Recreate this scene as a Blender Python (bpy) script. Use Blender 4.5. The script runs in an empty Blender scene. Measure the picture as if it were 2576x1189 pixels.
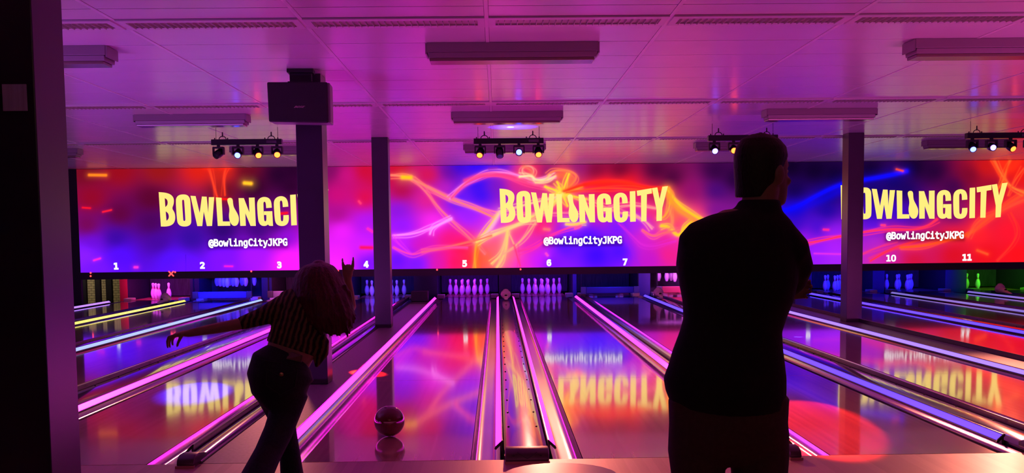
import bpy, bmesh, math, random, os
import numpy as np
from mathutils import Vector, Matrix
random.seed(7)
SC = bpy.context.scene
COL = SC.collection
R = math.radians
# ------------------------------------------------------------------ camera, world, exposure
IMG_W, IMG_H = 2576.0, 1189.0
PITCH, YAW, ROLL = R(4.3), R(0.76), 0.0108
FPX = 2615.0 * math.cos(PITCH)
CAM_H = 1.41
SHIFT = FPX * math.tan(PITCH)                 # photograph cropped above its optical centre
cam_data = bpy.data.cameras.new('camera')
cam = bpy.data.objects.new('camera', cam_data)
COL.objects.link(cam)
cam_data.sensor_width = 36.0
cam_data.lens = 36.0 * FPX / IMG_W
cam_data.shift_y = SHIFT / IMG_W
cam_data.clip_end = 200
CAMROT = (Matrix.Rotation(-YAW, 4, 'Z') @ Matrix.Rotation(R(90) - PITCH, 4, 'X') @ Matrix.Rotation(-ROLL, 4, 'Z'))
CAMM = Matrix.Translation((0, 0, CAM_H)) @ CAMROT
cam.matrix_world = CAMM
SC.camera = cam
SC.view_settings.view_transform = 'Standard'
SC.view_settings.look = 'None'
SC.view_settings.gamma = 1.0
SC.view_settings.exposure = 0.0
SC.view_settings.use_curve_mapping = False
world = bpy.data.worlds.new('world')
SC.world = world
world.use_nodes = True
world.node_tree.nodes['Background'].inputs[0].default_value = (0.02, 0.004, 0.03, 1)
world.node_tree.nodes['Background'].inputs[1].default_value = 0.1
try:
    SC.cycles.use_denoising = True
    SC.cycles.max_bounces = 8
    SC.cycles.sample_clamp_indirect = 4.0
except Exception:
    pass

CR = np.array(CAMROT.to_3x3())
def ray(px, py):
    d = np.array([(px - IMG_W / 2) / FPX, -(py - IMG_H / 2 - SHIFT) / FPX, -1.0])
    return CR @ d
def P(px, py, Y):
    """the point of the place at depth Y that the photograph shows at (px, py)"""
    d = ray(px, py)
    return Vector((d[0] / d[1] * Y, Y, CAM_H + d[2] / d[1] * Y))
def G(px, py, z=0.0):
    d = ray(px, py)
    t = (z - CAM_H) / d[2]
    return Vector((d[0] * t, d[1] * t, z))
def proj(X, Y, Z):
    v = np.stack([X, Y, Z - CAM_H], -1) @ CR
    return IMG_W / 2 + FPX * v[..., 0] / -v[..., 2], IMG_H / 2 + SHIFT - FPX * v[..., 1] / -v[..., 2]
def lin(c):
    return tuple(((x / 255) / 12.92 if x / 255 <= 0.04045 else ((x / 255 + 0.055) / 1.055) ** 2.4) for x in c)

# ------------------------------------------------------------------ lamps of the hall, added fill lights
def area(name, loc, target, sx, sy, power, color, spread=180):
    l = bpy.data.lights.new(name, 'AREA')
    l.shape = 'RECTANGLE'; l.size = sx; l.size_y = sy
    l.energy = power; l.color = color; l.spread = R(spread)
    o = bpy.data.objects.new(name, l); COL.objects.link(o)
    o.location = loc
    o.rotation_euler = (Vector(target) - Vector(loc)).to_track_quat('-Z', 'Y').to_euler()
    return o
def spot(name, loc, target, power, color, deg, blend=0.3, radius=0.02):
    l = bpy.data.lights.new(name, 'SPOT')
    l.energy = power; l.color = color; l.spot_size = R(deg); l.spot_blend = blend; l.shadow_soft_size = radius
    o = bpy.data.objects.new(name, l); COL.objects.link(o)
    o.location = loc
    o.rotation_euler = (Vector(target) - Vector(loc)).to_track_quat('-Z', 'Y').to_euler()
    return o
# dim warm lamps over the seating area behind the photographer
area('bar_lamp', (0.5, -1.8, 2.85), (0.5, 3.5, 0.6), 3.0, 0.5, 3.2, (1.0, 0.62, 0.40))
# coloured fill lights added low along the approach, without fixtures, to brighten the ceiling
for wx, wy, wc, we in ((-6.5, 12.0, (0.58, 0.12, 1.0), 130), (0.0, 9.6, (1.0, 0.10, 0.40), 3), (6.5, 12.0, (0.95, 0.09, 0.62), 100)):
    area('ceiling_fill', (wx, 5.75, 0.12), (wx, wy, 2.97), 4.0, 0.15, we, wc, 150)
# ------------------------------------------------------------------ materials
MATS = {}
def mat(name, col, rough=0.5, metal=0.0, emit=None, strength=0.0, spec=0.5, coat=0.0, noise=0.0, nscale=(8, 8, 8), bump=0.0):
    m = bpy.data.materials.new(name); m.use_nodes = True
    nt = m.node_tree; b = nt.nodes['Principled BSDF']
    b.inputs['Base Color'].default_value = (*col, 1)
    b.inputs['Roughness'].default_value = rough
    b.inputs['Metallic'].default_value = metal
    b.inputs['Specular IOR Level'].default_value = spec
    b.inputs['Coat Weight'].default_value = coat
    if emit is not None:
        b.inputs['Emission Color'].default_value = (*emit, 1)
        b.inputs['Emission Strength'].default_value = strength
    if noise > 0 or bump > 0:
        tc = nt.nodes.new('ShaderNodeTexCoord'); mp = nt.nodes.new('ShaderNodeMapping')
        mp.inputs['Scale'].default_value = nscale
        nz = nt.nodes.new('ShaderNodeTexNoise'); nz.inputs['Scale'].default_value = 1.0; nz.inputs['Detail'].default_value = 4
        nt.links.new(tc.outputs['Object'], mp.inputs['Vector']); nt.links.new(mp.outputs[0], nz.inputs['Vector'])
        if noise > 0:
            cr = nt.nodes.new('ShaderNodeValToRGB')
            cr.color_ramp.elements[0].position = 0.3; cr.color_ramp.elements[1].position = 0.7
            cr.color_ramp.elements[0].color = (*[c * (1 - noise) for c in col], 1)
            cr.color_ramp.elements[1].color = (*[min(1, c * (1 + noise)) for c in col], 1)
            nt.links.new(nz.outputs['Fac'], cr.inputs[0]); nt.links.new(cr.outputs[0], b.inputs['Base Color'])
        if bump > 0:
            bp = nt.nodes.new('ShaderNodeBump'); bp.inputs['Strength'].default_value = bump; bp.inputs['Distance'].default_value = 0.01
            nt.links.new(nz.outputs['Fac'], bp.inputs['Height']); nt.links.new(bp.outputs[0], b.inputs['Normal'])
    MATS[name] = m
    return m

def wood_mat(name, c1, c2, board, rough, coat):
    """narrow boards running along Y, each its own tone, with fine grain"""
    m = bpy.data.materials.new(name); m.use_nodes = True
    nt = m.node_tree; N = nt.nodes; L = nt.links; b = N['Principled BSDF']
    tc = N.new('ShaderNodeTexCoord'); sp = N.new('ShaderNodeSeparateXYZ'); L.new(tc.outputs['Object'], sp.inputs[0])
    def mth(op, a, v=None):
        n = N.new('ShaderNodeMath'); n.operation = op; L.new(a, n.inputs[0])
        if v is not None:
            if isinstance(v, (int, float)): n.inputs[1].default_value = v
            else: L.new(v, n.inputs[1])
        return n.outputs[0]
    q = mth('DIVIDE', sp.outputs[0], board); fl = mth('FLOOR', q)
    wn = N.new('ShaderNodeTexWhiteNoise'); wn.noise_dimensions = '1D'; L.new(fl, wn.inputs['W'])
    mp = N.new('ShaderNodeMapping'); mp.inputs['Scale'].default_value = (160, 2.5, 10); L.new(tc.outputs['Object'], mp.inputs[0])
    nz = N.new('ShaderNodeTexNoise'); nz.inputs['Scale'].default_value = 1.0; nz.inputs['Detail'].default_value = 5; L.new(mp.outputs[0], nz.inputs['Vector'])
    s = mth('ADD', mth('MULTIPLY', wn.outputs['Value'], 0.6), mth('MULTIPLY', nz.outputs['Fac'], 0.45))
    cr = N.new('ShaderNodeValToRGB'); cr.color_ramp.elements[0].color = (*c1, 1); cr.color_ramp.elements[1].color = (*c2, 1)
    L.new(s, cr.inputs[0]); L.new(cr.outputs[0], b.inputs['Base Color'])
    b.inputs['Roughness'].default_value = rough
    b.inputs['Coat Weight'].default_value = coat; b.inputs['Coat Roughness'].default_value = rough * 0.55; b.inputs['Coat IOR'].default_value = 1.85
    bp = N.new('ShaderNodeBump'); bp.inputs['Strength'].default_value = 0.02; bp.inputs['Distance'].default_value = 0.002
    L.new(nz.outputs['Fac'], bp.inputs['Height']); L.new(bp.outputs[0], b.inputs['Normal'])
    MATS[name] = m
    return m

wood_mat('lane_wood', (0.46, 0.26, 0.16), (0.70, 0.46, 0.30), 0.0267, 0.10, 1.0)
wood_mat('approach_wood', (0.34, 0.20, 0.14), (0.48, 0.31, 0.22), 0.06, 0.42, 0.05)
mat('pin_deck', (0.5, 0.12, 0.09), 0.2)
mat('gutter', (0.50, 0.46, 0.50), 0.15, 0.85, noise=0.15, nscale=(6, 0.8, 6))
mat('rail', (0.13, 0.11, 0.14), 0.22, 0.5)
mat('rail_end', (0.012, 0.01, 0.012), 0.4)
mat('cap', (0.30, 0.27, 0.30), 0.13, 0.75, coat=0.5, noise=0.1, nscale=(30, 2, 6))
mat('strip_floor', (0.2, 0.15, 0.18), 0.45, noise=0.2, nscale=(40, 40, 40))
mat('hood', (0.045, 0.032, 0.03), 0.38, noise=0.2, nscale=(20, 20, 20))
mat('hood_trim', (0.3, 0.18, 0.1), 0.5)
mat('pad', (0.75, 0.72, 0.35), 0.6)
mat('guard', (0.62, 0.5, 0.46), 0.45)
mat('black', (0.012, 0.010, 0.013), 0.55)
mat('black_gloss', (0.012, 0.010, 0.014), 0.25)
mat('pit_wall', (0.04, 0.036, 0.05), 0.7)
mat('pit_curtain', (0.045, 0.04, 0.055), 0.8, noise=0.3, nscale=(30, 1, 4))
mat('red_panel', (0.55, 0.05, 0.04), 0.4)
mat('blue_panel', (0.045, 0.05, 0.2), 0.4)
mat('pin_white', (0.82, 0.8, 0.78), 0.22)
mat('pin_red', (0.7, 0.04, 0.05), 0.3)
mat('ceiling', (0.78, 0.75, 0.77), 0.24, spec=0.5, noise=0.03, nscale=(2, 2, 2))
mat('tbar', (0.85, 0.82, 0.82), 0.3, 0.0)
mat('vent_in', (0.5, 0.56, 0.42), 0.35, 0.2)
mat('vent_frame', (0.72, 0.68, 0.70), 0.35)
mat('lamp_body', (0.26, 0.22, 0.24), 0.4)
mat('lamp_lens', (0.2, 0.16, 0.12), 0.2)
mat('column', (0.034, 0.016, 0.046), 0.32, spec=0.7, noise=0.08, nscale=(6, 6, 6))
mat('wall_dark', (0.06, 0.05, 0.07), 0.8, noise=0.15, nscale=(3, 3, 3))
mat('speaker', (0.008, 0.006, 0.008), 0.5, bump=0.3, nscale=(300, 300, 300))
mat('speaker_side', (0.2, 0.18, 0.22), 0.4)
mat('badge', (0.5, 0.3, 0.35), 0.3, 0.6)
mat('plate', (0.72, 0.78, 0.88), 0.4, 0.0, noise=0.1, nscale=(60, 60, 3))
mat('ball', (0.10, 0.005, 0.014), 0.12, coat=0.6, noise=0.35, nscale=(9, 9, 9))
mat('skin', (0.55, 0.33, 0.24), 0.5, noise=0.05, nscale=(30, 30, 30))
mat('skin_man', (0.42, 0.24, 0.17), 0.5, noise=0.05, nscale=(30, 30, 30))
mat('jeans', (0.018, 0.020, 0.035), 0.75, noise=0.3, nscale=(90, 90, 90), bump=0.25)
mat('patch', (0.30, 0.22, 0.18), 0.6)
mat('gold', (0.85, 0.62, 0.25), 0.25, 0.9)
mat('stitch', (0.05, 0.04, 0.06), 0.7)
mat('hair_red', (0.11, 0.005, 0.016), 0.42, noise=0.4, nscale=(120, 120, 14), bump=0.4)
mat('hair_dark', (0.02, 0.012, 0.01), 0.5, noise=0.4, nscale=(150, 150, 60), bump=0.4)
mat('shirt_man', (0.010, 0.008, 0.011), 0.8, noise=0.2, nscale=(50, 50, 50), bump=0.15)
mat('trousers', (0.11, 0.055, 0.05), 0.8, noise=0.15, nscale=(70, 70, 70))
mat('shoe', (0.03, 0.02, 0.025), 0.4)
mat('eye', (0.7, 0.7, 0.7), 0.2)
mat('screen_back', (0.008, 0.007, 0.009), 0.6)
mat('return_top', (0.34, 0.30, 0.36), 0.3)

def stripe_mat():
    """ribbed top: dark and olive-gold vertical ribs, gathered across in bands"""
    m = bpy.data.materials.new('ribbed_top'); m.use_nodes = True
    nt = m.node_tree; N = nt.nodes; L = nt.links; b = N['Principled BSDF']
    tc = N.new('ShaderNodeTexCoord')
    mp = N.new('ShaderNodeMapping'); mp.inputs['Rotation'].default_value = (0, -0.28, 0); L.new(tc.outputs['Object'], mp.inputs[0])
    w = N.new('ShaderNodeTexWave'); w.wave_type = 'BANDS'; w.bands_direction = 'X'
    w.inputs['Scale'].default_value = 12.5; w.inputs['Distortion'].default_value = 2.6; w.inputs['Detail'].default_value = 2; w.inputs['Detail Scale'].default_value = 2
    L.new(mp.outputs[0], w.inputs['Vector'])
    w2 = N.new('ShaderNodeTexWave'); w2.bands_direction = 'Z'; w2.inputs['Scale'].default_value = 7; w2.inputs['Distortion'].default_value = 2.5
    L.new(mp.outputs[0], w2.inputs['Vector'])
    cr = N.new('ShaderNodeValToRGB')
    cr.color_ramp.elements[0].position = 0.35; cr.color_ramp.elements[0].color = (0.03, 0.018, 0.012, 1)
    cr.color_ramp.elements[1].position = 0.8; cr.color_ramp.elements[1].color = (0.30, 0.21, 0.085, 1)
    L.new(w.outputs['Fac'], cr.inputs[0]); L.new(cr.outputs[0], b.inputs['Base Color'])
    ad = N.new('ShaderNodeMath'); ad.operation = 'ADD'; L.new(w.outputs['Fac'], ad.inputs[0]); L.new(w2.outputs['Fac'], ad.inputs[1])
    bp = N.new('ShaderNodeBump'); bp.inputs['Strength'].default_value = 0.6; bp.inputs['Distance'].default_value = 0.008
    L.new(ad.outputs[0], bp.inputs['Height']); L.new(bp.outputs[0], b.inputs['Normal'])
    b.inputs['Roughness'].default_value = 0.8
    MATS['ribbed_top'] = m
stripe_mat()

def brick_mat():
    m = bpy.data.materials.new('brick'); m.use_nodes = True
    nt = m.node_tree; N = nt.nodes; L = nt.links; b = N['Principled BSDF']
    tc = N.new('ShaderNodeTexCoord'); mp = N.new('ShaderNodeMapping'); mp.inputs['Rotation'].default_value = (R(90), 0, 0)
    L.new(tc.outputs['Object'], mp.inputs[0])
    br = N.new('ShaderNodeTexBrick'); br.inputs['Scale'].default_value = 4
    br.inputs['Color1'].default_value = (0.62, 0.52, 0.3, 1); br.inputs['Color2'].default_value = (0.5, 0.42, 0.25, 1); br.inputs['Mortar'].default_value = (0.12, 0.09, 0.07, 1)
    L.new(mp.outputs[0], br.inputs['Vector']); L.new(br.outputs['Color'], b.inputs['Base Color'])
    b.inputs['Roughness'].default_value = 0.9
    MATS['brick'] = m
brick_mat()
def emit_mat(name, col, strength):
    return mat(name, (0.05, 0.05, 0.05), 0.4, emit=col, strength=strength)

# ------------------------------------------------------------------ mesh helpers
class MB:
    def __init__(s): s.v = []; s.f = []
    def add(s, v, f):
        o = len(s.v); s.v += [Vector(p) for p in v]; s.f += [[i + o for i in q] for q in f]; return s
    def box(s, x0, x1, y0, y1, z0, z1):
        v = [(x, y, z) for z in (z0, z1) for y in (y0, y1) for x in (x0, x1)]
        return s.add(v, [(0, 2, 3, 1), (4, 5, 7, 6), (0, 1, 5, 4), (2, 6, 7, 3), (0, 4, 6, 2), (1, 3, 7, 5)])
    def prism(s, prof, y0, y1, axis='Y'):
        """closed outline in (x, z), drawn along Y (or (y, z) along X)"""
        n = len(prof)
        if axis == 'Y': v = [(a, y0, b) for a, b in prof] + [(a, y1, b) for a, b in prof]
        else: v = [(y0, a, b) for a, b in prof] + [(y1, a, b) for a, b in prof]
        f = [(i, (i + 1) % n, n + (i + 1) % n, n + i) for i in range(n)]
        return s.add(v, f + [tuple(range(n))[::-1], tuple(range(n, 2 * n))])
    def loft(s, rings):
        n = len(rings[0]); v = [p for r in rings for p in r]; f = []
        for k in range(len(rings) - 1):
            for i in range(n):
                j = (i + 1) % n
                f.append((k * n + i, k * n + j, (k + 1) * n + j, (k + 1) * n + i))
        f.append(tuple(range(n))[::-1]); f.append(tuple(range((len(rings) - 1) * n, len(rings) * n)))
        return s.add(v, f)
    def path(s, pts, rx, ry=None, side=(1, 0, 0), n=20, caps=True, flat=False):
        """elliptical tube along points; rx along side, ry across; rounded ends"""
        pts = [Vector(p) for p in pts]; ry = ry or rx; side = Vector(side)
        rx = list(rx); ry = list(ry)
        if caps:
            t0 = Vector((0, 0, 1)) if flat else (pts[0] - pts[1]).normalized(); t1 = Vector((0, 0, -1)) if flat else (pts[-1] - pts[-2]).normalized()
            a0, b0, a1, b1 = rx[0], ry[0], rx[-1], ry[-1]; m0 = min(a0, b0) * caps; m1 = min(a1, b1) * caps
            pts = [pts[0] + t0 * m0 * 0.98, pts[0] + t0 * m0 * 0.7] + pts + [pts[-1] + t1 * m1 * 0.7, pts[-1] + t1 * m1 * 0.98]
            rx = [a0 * 0.2, a0 * 0.71] + rx + [a1 * 0.71, a1 * 0.2]
            ry = [b0 * 0.2, b0 * 0.71] + ry + [b1 * 0.71, b1 * 0.2]
        rings = []
        for i, p in enumerate(pts):
            t = Vector((0, 0, -1)) if flat else (pts[min(i + 1, len(pts) - 1)] - pts[max(i - 1, 0)]).normalized()
            sd = side - t * t.dot(side)
            if sd.length < 1e-3: sd = Vector((0, 1, 0)) - t * t.y
            sd.normalize(); up = t.cross(sd)
            rings.append([p + sd * rx[i] * math.cos(2 * math.pi * k / n) + up * ry[i] * math.sin(2 * math.pi * k / n) for k in range(n)])
        return s.loft(rings)
    def ell(s, c, r, rot=None, n=16):
        c = Vector(c); rings = []
        m = rot.to_3x3() if rot else Matrix.Identity(3)
        for k in range(n // 2 + 1):
            a = -math.pi / 2 + math.pi * min(max(k / (n / 2), 0.02), 0.98)
            rings.append([c + m @ Vector((r[0] * math.cos(a) * math.cos(2 * math.pi * i / n), r[1] * math.cos(a) * math.sin(2 * math.pi * i / n), r[2] * math.sin(a))) for i in range(n)])
        return s.loft(rings)
    def lathe(s, prof, n=20, c=(0, 0, 0)):
        rings = [[(c[0] + r * math.cos(2 * math.pi * i / n), c[1] + r * math.sin(2 * math.pi * i / n), c[2] + z) for i in range(n)] for r, z in prof]
        return s.loft(rings)
    def xform(s, M):
        s.v = [M @ p for p in s.v]; return s
    def mesh(s, name):
        me = bpy.data.meshes.new(name); me.from_pydata([tuple(p) for p in s.v], [], s.f)
        bm = bmesh.new(); bm.from_mesh(me); bmesh.ops.recalc_face_normals(bm, faces=bm.faces); bm.to_mesh(me); bm.free()
        return me
    def build(s, name, m, parent=None, smooth=False, bevel=0.0, remesh=0.0, soft=0, sub=0):
        """links everything collected as ONE object (coordinates local to its parent)"""
        me = s.mesh(name)
        o = bpy.data.objects.new(name, me); COL.objects.link(o)
        if remesh or bevel or soft or sub:
            if remesh:
                md = o.modifiers.new('r', 'REMESH'); md.mode = 'VOXEL'; md.voxel_size = remesh
            if soft:
                md = o.modifiers.new('s', 'SMOOTH'); md.iterations = soft; md.factor = 0.5
            if bevel:
                md = o.modifiers.new('b', 'BEVEL'); md.width = bevel; md.segments = 2; md.limit_method = 'ANGLE'
            if sub:
                md = o.modifiers.new('u', 'SUBSURF'); md.levels = sub; md.render_levels = sub
            dg = bpy.context.evaluated_depsgraph_get(); dg.update()
            new = bpy.data.meshes.new_from_object(o.evaluated_get(dg)); new.name = name
            o.modifiers.clear(); o.data = new; bpy.data.meshes.remove(me)
        o.data.materials.clear(); o.data.materials.append(MATS[m] if isinstance(m, str) else m)
        if smooth:
            for p in o.data.polygons: p.use_smooth = True
            if smooth == 2:
                o.data.set_sharp_from_angle(angle=R(35))
        if parent is not None: o.parent = parent
        return o
def tag(o, label=None, cat=None, group=None, kind=None):
    if label: o['label'] = label
    if cat: o['category'] = cat
    if group: o['group'] = group
    if kind: o['kind'] = kind
    return o
def thing(name, loc, label, cat, group=None):
    o = bpy.data.objects.new(name, None); COL.objects.link(o); o.location = loc
    o.empty_display_size = 0.1
    return tag(o, label, cat, group)
def copy_tree(o, parent=None):
    c = o.copy(); COL.objects.link(c)
    if parent is not None: c.parent = parent
    for ch in o.children: copy_tree(ch, c)
    return c
def kids(o, name):
    return [c for c in o.children_recursive if c.name.split('.')[0] == name]
def own_mat(o, m):
    o.material_slots[0].link = 'OBJECT'; o.material_slots[0].material = MATS[m] if isinstance(m, str) else m
def struct(o): o['kind'] = 'structure'; return o
ORD = ['first', 'second', 'third', 'fourth', 'fifth', 'sixth', 'seventh', 'eighth', 'ninth', 'tenth', 'eleventh', 'twelfth', 'thirteenth', 'fourteenth', 'fifteenth']

# ------------------------------------------------------------------ the hall
FOUL = 6.49
YS = 22.8                    # the LED wall
CEIL = 2.97
XL, XR, YB, YF = -11.8, 13.4, -2.6, 27.6
LC = [-8.13, -6.42, -4.68, -2.77, -0.72, 1.06, 2.64, 4.42, 6.45, 8.33, 10.1, 12.1]
struct(MB().box(XL, XR, YB, FOUL - 0.006, -0.1, 0.0).build('floor', 'approach_wood'))
struct(MB().box(XL, XR, FOUL, YF, -0.30, -0.22).build('floor_under_lanes', 'black'))
struct(MB().box(XL - 0.15, XL, YB, YF, -0.3, CEIL + 0.1).build('wall_left', 'wall_dark'))
struct(MB().box(XR, XR + 0.15, YB, YF, -0.3, CEIL + 0.1).build('wall_right', 'wall_dark'))
struct(MB().box(XL, XR, YB - 0.15, YB, -0.3, CEIL + 0.1).build('wall_back', 'wall_dark'))
struct(MB().box(XL, XR, YF, YF + 0.15, -0.3, CEIL + 0.1).build('wall_front', 'pit_curtain'))
# ceiling panels: rows between open joints, grid bars running towards the LED wall
TW, TD = 1.323, 0.661
CX0 = -0.06
PER = TD * 7
ROW0 = 7.83 - PER * 2         # far edge of a louvre row
mb = MB(); tb = MB()
bands = []                    # (y0, y1, louvre?)
y = ROW0
while y < YS + 1.5:
    for k in range(6): bands.append((y + k * TD, y + (k + 1) * TD, False))
    bands.append((y + 6 * TD, y + 6.5 * TD, False)); bands.append((y + 6.5 * TD, y + 7 * TD, True))
    y += PER
xs = [CX0 + k * TW for k in range(-9, 12)]
VENTS = []
for y0, y1, lv in bands:
    if y1 < YB or y0 > YF: continue
    for a in xs:
        x0, x1 = max(a, XL), min(a + TW, XR)
        if x1 - x0 < 0.1: continue
        if lv: VENTS.append((x0, x1, y0, y1))
        mb.box(x0 + 0.017, x1 - 0.017, y0 + 0.007, y1 - 0.007, CEIL, CEIL + 0.02)
for a in xs:
    if XL + 0.05 < a < XR - 0.05: tb.box(a - 0.0145, a + 0.0145, YB, YF, CEIL - 0.003, CEIL + 0.025)
ceil = struct(mb.build('ceiling', 'ceiling'))
struct(tb.build('trim_1', 'tbar'))
struct(MB().box(XL, XR, YB, YF, CEIL + 0.03, CEIL + 0.1).build('ceiling_void', 'black'))
# louvred strips recessed in the ceiling
def louvre():
    r = thing('ceiling_louvre', (0, 0, CEIL - 0.001), None, None)
    w, d = TW - 0.03, TD / 2 - 0.012
    f = MB()
    f.box(-w/2, w/2, -d/2, -d/2 + 0.07, -0.012, -0.0005).box(-w/2, w/2, d/2 - 0.07, d/2, -0.012, -0.0005)
    f.box(-w/2, -w/2 + 0.05, -d/2 + 0.07, d/2 - 0.07, -0.012, -0.0005).box(w/2 - 0.05, w/2, -d/2 + 0.07, d/2 - 0.07, -0.012, -0.0005)
    f.build('frame', 'vent_frame', r)
    MB().box(-w/2 + 0.05, w/2 - 0.05, -d/2 + 0.07, d/2 - 0.07, -0.002, -0.0005).build('tray', 'vent_in', r)
    s = MB()
    for k in range(26):
        x = -w/2 + 0.07 + k * (w - 0.14) / 25
        s.box(x - 0.002, x + 0.002, -d/2 + 0.072, d/2 - 0.072, -0.022, -0.002)
    s.build('slats', 'vent_in', r)
    return r
LV = louvre()
VENTS = [v for v in VENTS if 7 < v[2] < 19]
rows = sorted({round(v[2], 2) for v in VENTS})
first = True
for ri, ry in enumerate(rows):
    half = 0.55 * ry
    row = [v for v in VENTS if round(v[2], 2) == ry and v[0] < half + 0.3 and v[1] > -half and v[1] - v[0] > 1.2]
    for i, v in enumerate(row):
        o = LV if first else copy_tree(LV); first = False
        o.location = ((v[0] + v[1]) / 2, (v[2] + v[3]) / 2, CEIL - 0.001)
        tag(o, 'white louvred strip in the ceiling, %s from the left in the %s row' % (ORD[i], ['nearest', 'middle', 'farthest'][ri]),
            'ceiling light', 'louvred strips recessed in the ceiling')

# surface mounted lamps
def batten():
    r = thing('ceiling_lamp', (0, 0, CEIL), None, None)
    w = 0.69
    MB().prism([(-0.13, 0), (0.13, 0), (0.13, -0.075), (-0.13, -0.075)], -w, w, 'X').build('body', 'lamp_body', r, bevel=0.004)
    MB().prism([(-0.122, -0.076), (0.122, -0.076), (0.11, -0.118), (-0.11, -0.118)], -w + 0.012, w - 0.012, 'X').build('reflector', 'lamp_body', r, bevel=0.004)
    MB().prism([(-0.105, -0.119), (0.105, -0.119), (0.1, -0.142), (-0.1, -0.142)], -w + 0.02, w - 0.03, 'X').build('diffuser', 'lamp_lens', r, bevel=0.004)
    for sx in (-1, 1):
        MB().box(min(sx * w, sx * (w + 0.012)), max(sx * w, sx * (w + 0.012)), -0.125, 0.125, -0.09, -0.005).build('end_cap', 'lamp_body', r)
    return r
BT = batten(); first = True
for ri, ly in enumerate((8.60, 13.22, 17.85)):
    cand = [k for k in range(-2, 4) if abs(0.14 + 3.95 * k) < 0.5 * ly + 0.9]
    for i, k in enumerate(cand):
        o = BT if first else copy_tree(BT); first = False
        o.location = (0.14 + 3.95 * k, ly, CEIL - 0.0005)
        tag(o, 'long switched-off box lamp under the ceiling, %s from the left in the %s row' % (ORD[i], ['nearest', 'middle', 'farthest'][ri]),
            'ceiling light', 'box lamps under the ceiling')

# ------------------------------------------------------------------ lanes
LED = {
    'pink': ((1.0, 0.013, 0.74), 8.5), 'violet': ((0.42, 0.20, 1.0), 1.6), 'yellow': ((1.0, 0.84, 0.13), 1.5),
    'ice': ((0.36, 0.48, 1.0), 1.3), 'blue': ((0.06, 0.03, 1.0), 3.2), 'lavender': ((0.26, 0.15, 1.0), 1.9), 'magenta': ((0.55, 0.02, 1.0), 4.0), 'dusk': ((0.27, 0.19, 0.80), 0.8)}
for k, (c, s) in LED.items(): emit_mat('led_' + k, c, s)
LANE_LED = [('violet', 'blue'), ('yellow', 'yellow'), ('ice', 'ice'), ('pink', 'pink'), ('pink', 'pink'), ('pink', 'pink'),
            ('magenta', 'blue'), ('violet', 'lavender'), ('blue', 'blue'), ('dusk', 'dusk'), ('dusk', 'dusk'), ('blue', 'blue')]
HW = 0.533
def lane_proto():
    r = thing('bowling_lane', (0, 0, 0), None, None)
    MB().box(-HW, HW, FOUL + 0.004, 10.2, -0.05, 0).box(-HW, HW, 10.206, 24.25, -0.05, 0).build('lane_surface', 'lane_wood', r)
    MB().box(-HW, HW, 24.254, 26.0, -0.05, 0.002).build('pin_deck', 'pin_deck', r)
    for s in (-1, 1):
        x0 = HW + 0.004; x1 = HW + 0.188; n = 14
        prof = [(x0 + (x1 - x0) * i / n, -0.012 - 0.048 * (1 - abs(2 * i / n - 1) ** 5)) for i in range(n + 1)]
        prof[0] = (x0, -0.004); prof += [(p[0], p[1] - 0.012) for p in prof[::-1]]
        if s < 0: prof = [(-a, b) for a, b in prof]
        MB().prism(prof, FOUL + 0.004, 24.6).build('gutter', 'gutter', r, smooth=2)
        # low rail leaning towards the lane, a strip of light along its face
        rp = [(0.158, 0.012), (0.198, 0.0485), (0.198, 0.056), (0.206, 0.056), (0.206, -0.08), (0.192, -0.08), (0.192, 0.028), (0.161, 0.002)]
        rp = [((HW + a) * s, b) for a, b in rp]
        rail = MB().prism(rp, FOUL + 0.33, 23.7).build('bumper_rail', 'rail', r)
        a, b = Vector(((HW + 0.159) * s, 0, 0.0155)), Vector(((HW + 0.199) * s, 0, 0.052))
        nrm = Vector((-0.67 * s, 0, 0.74))
        b = a.lerp(b, 0.9); q = [(a + nrm * 0.0008), (b + nrm * 0.0008), (b + nrm * 0.002), (a + nrm * 0.002)]
        MB().prism([(p.x, p.z) for p in q], FOUL + 0.335, 23.68).build('light_strip', 'led_pink', rail)
        ep = [(0.150, 0.004), (0.158, 0.02), (0.202, 0.06), (0.209, 0.06), (0.209, 0.045), (0.16, -0.004)]
        MB().prism([((HW + a) * s, b) for a, b in ep], FOUL + 0.318, FOUL + 0.3295).build('rail_end', 'rail_end', rail)
        MB().box(*sorted((s * (HW + 0.02), s * (HW + 0.2))), 24.605, 24.94, -0.05, 0.045).build('gutter_pad', 'pad', r, bevel=0.012)
    return r
LP = lane_proto()
LCOL = {'pink': 'pink', 'violet': 'violet', 'yellow': 'yellow', 'ice': 'pale blue', 'blue': 'blue', 'lavender': 'lavender', 'magenta': 'magenta', 'dusk': 'dim lavender'}
for i, cx in enumerate(LC):
    o = LP if i == 0 else copy_tree(LP)
    o.location = (cx, 0, 0)
    strips = sorted(kids(o, 'light_strip'), key=lambda q: np.mean([v.co.x for v in q.data.vertices]))
    for q, nm in zip(strips, LANE_LED[i]): own_mat(q, 'led_' + nm)
    pads = kids(o, 'gutter_pad')
    seen = LCOL[LANE_LED[i][0 if i < 6 else 1]]
    where = ('under the number %d' % (i + 1)) if i not in (7, 8, 11) else {7: 'behind the man, left of the right-hand column', 8: 'just right of the right-hand column', 11: 'farthest right'}[i]
    tag(o, 'glossy wooden bowling lane %s with %s light strips' % (where, seen), 'bowling lane', 'bowling lanes')

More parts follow.
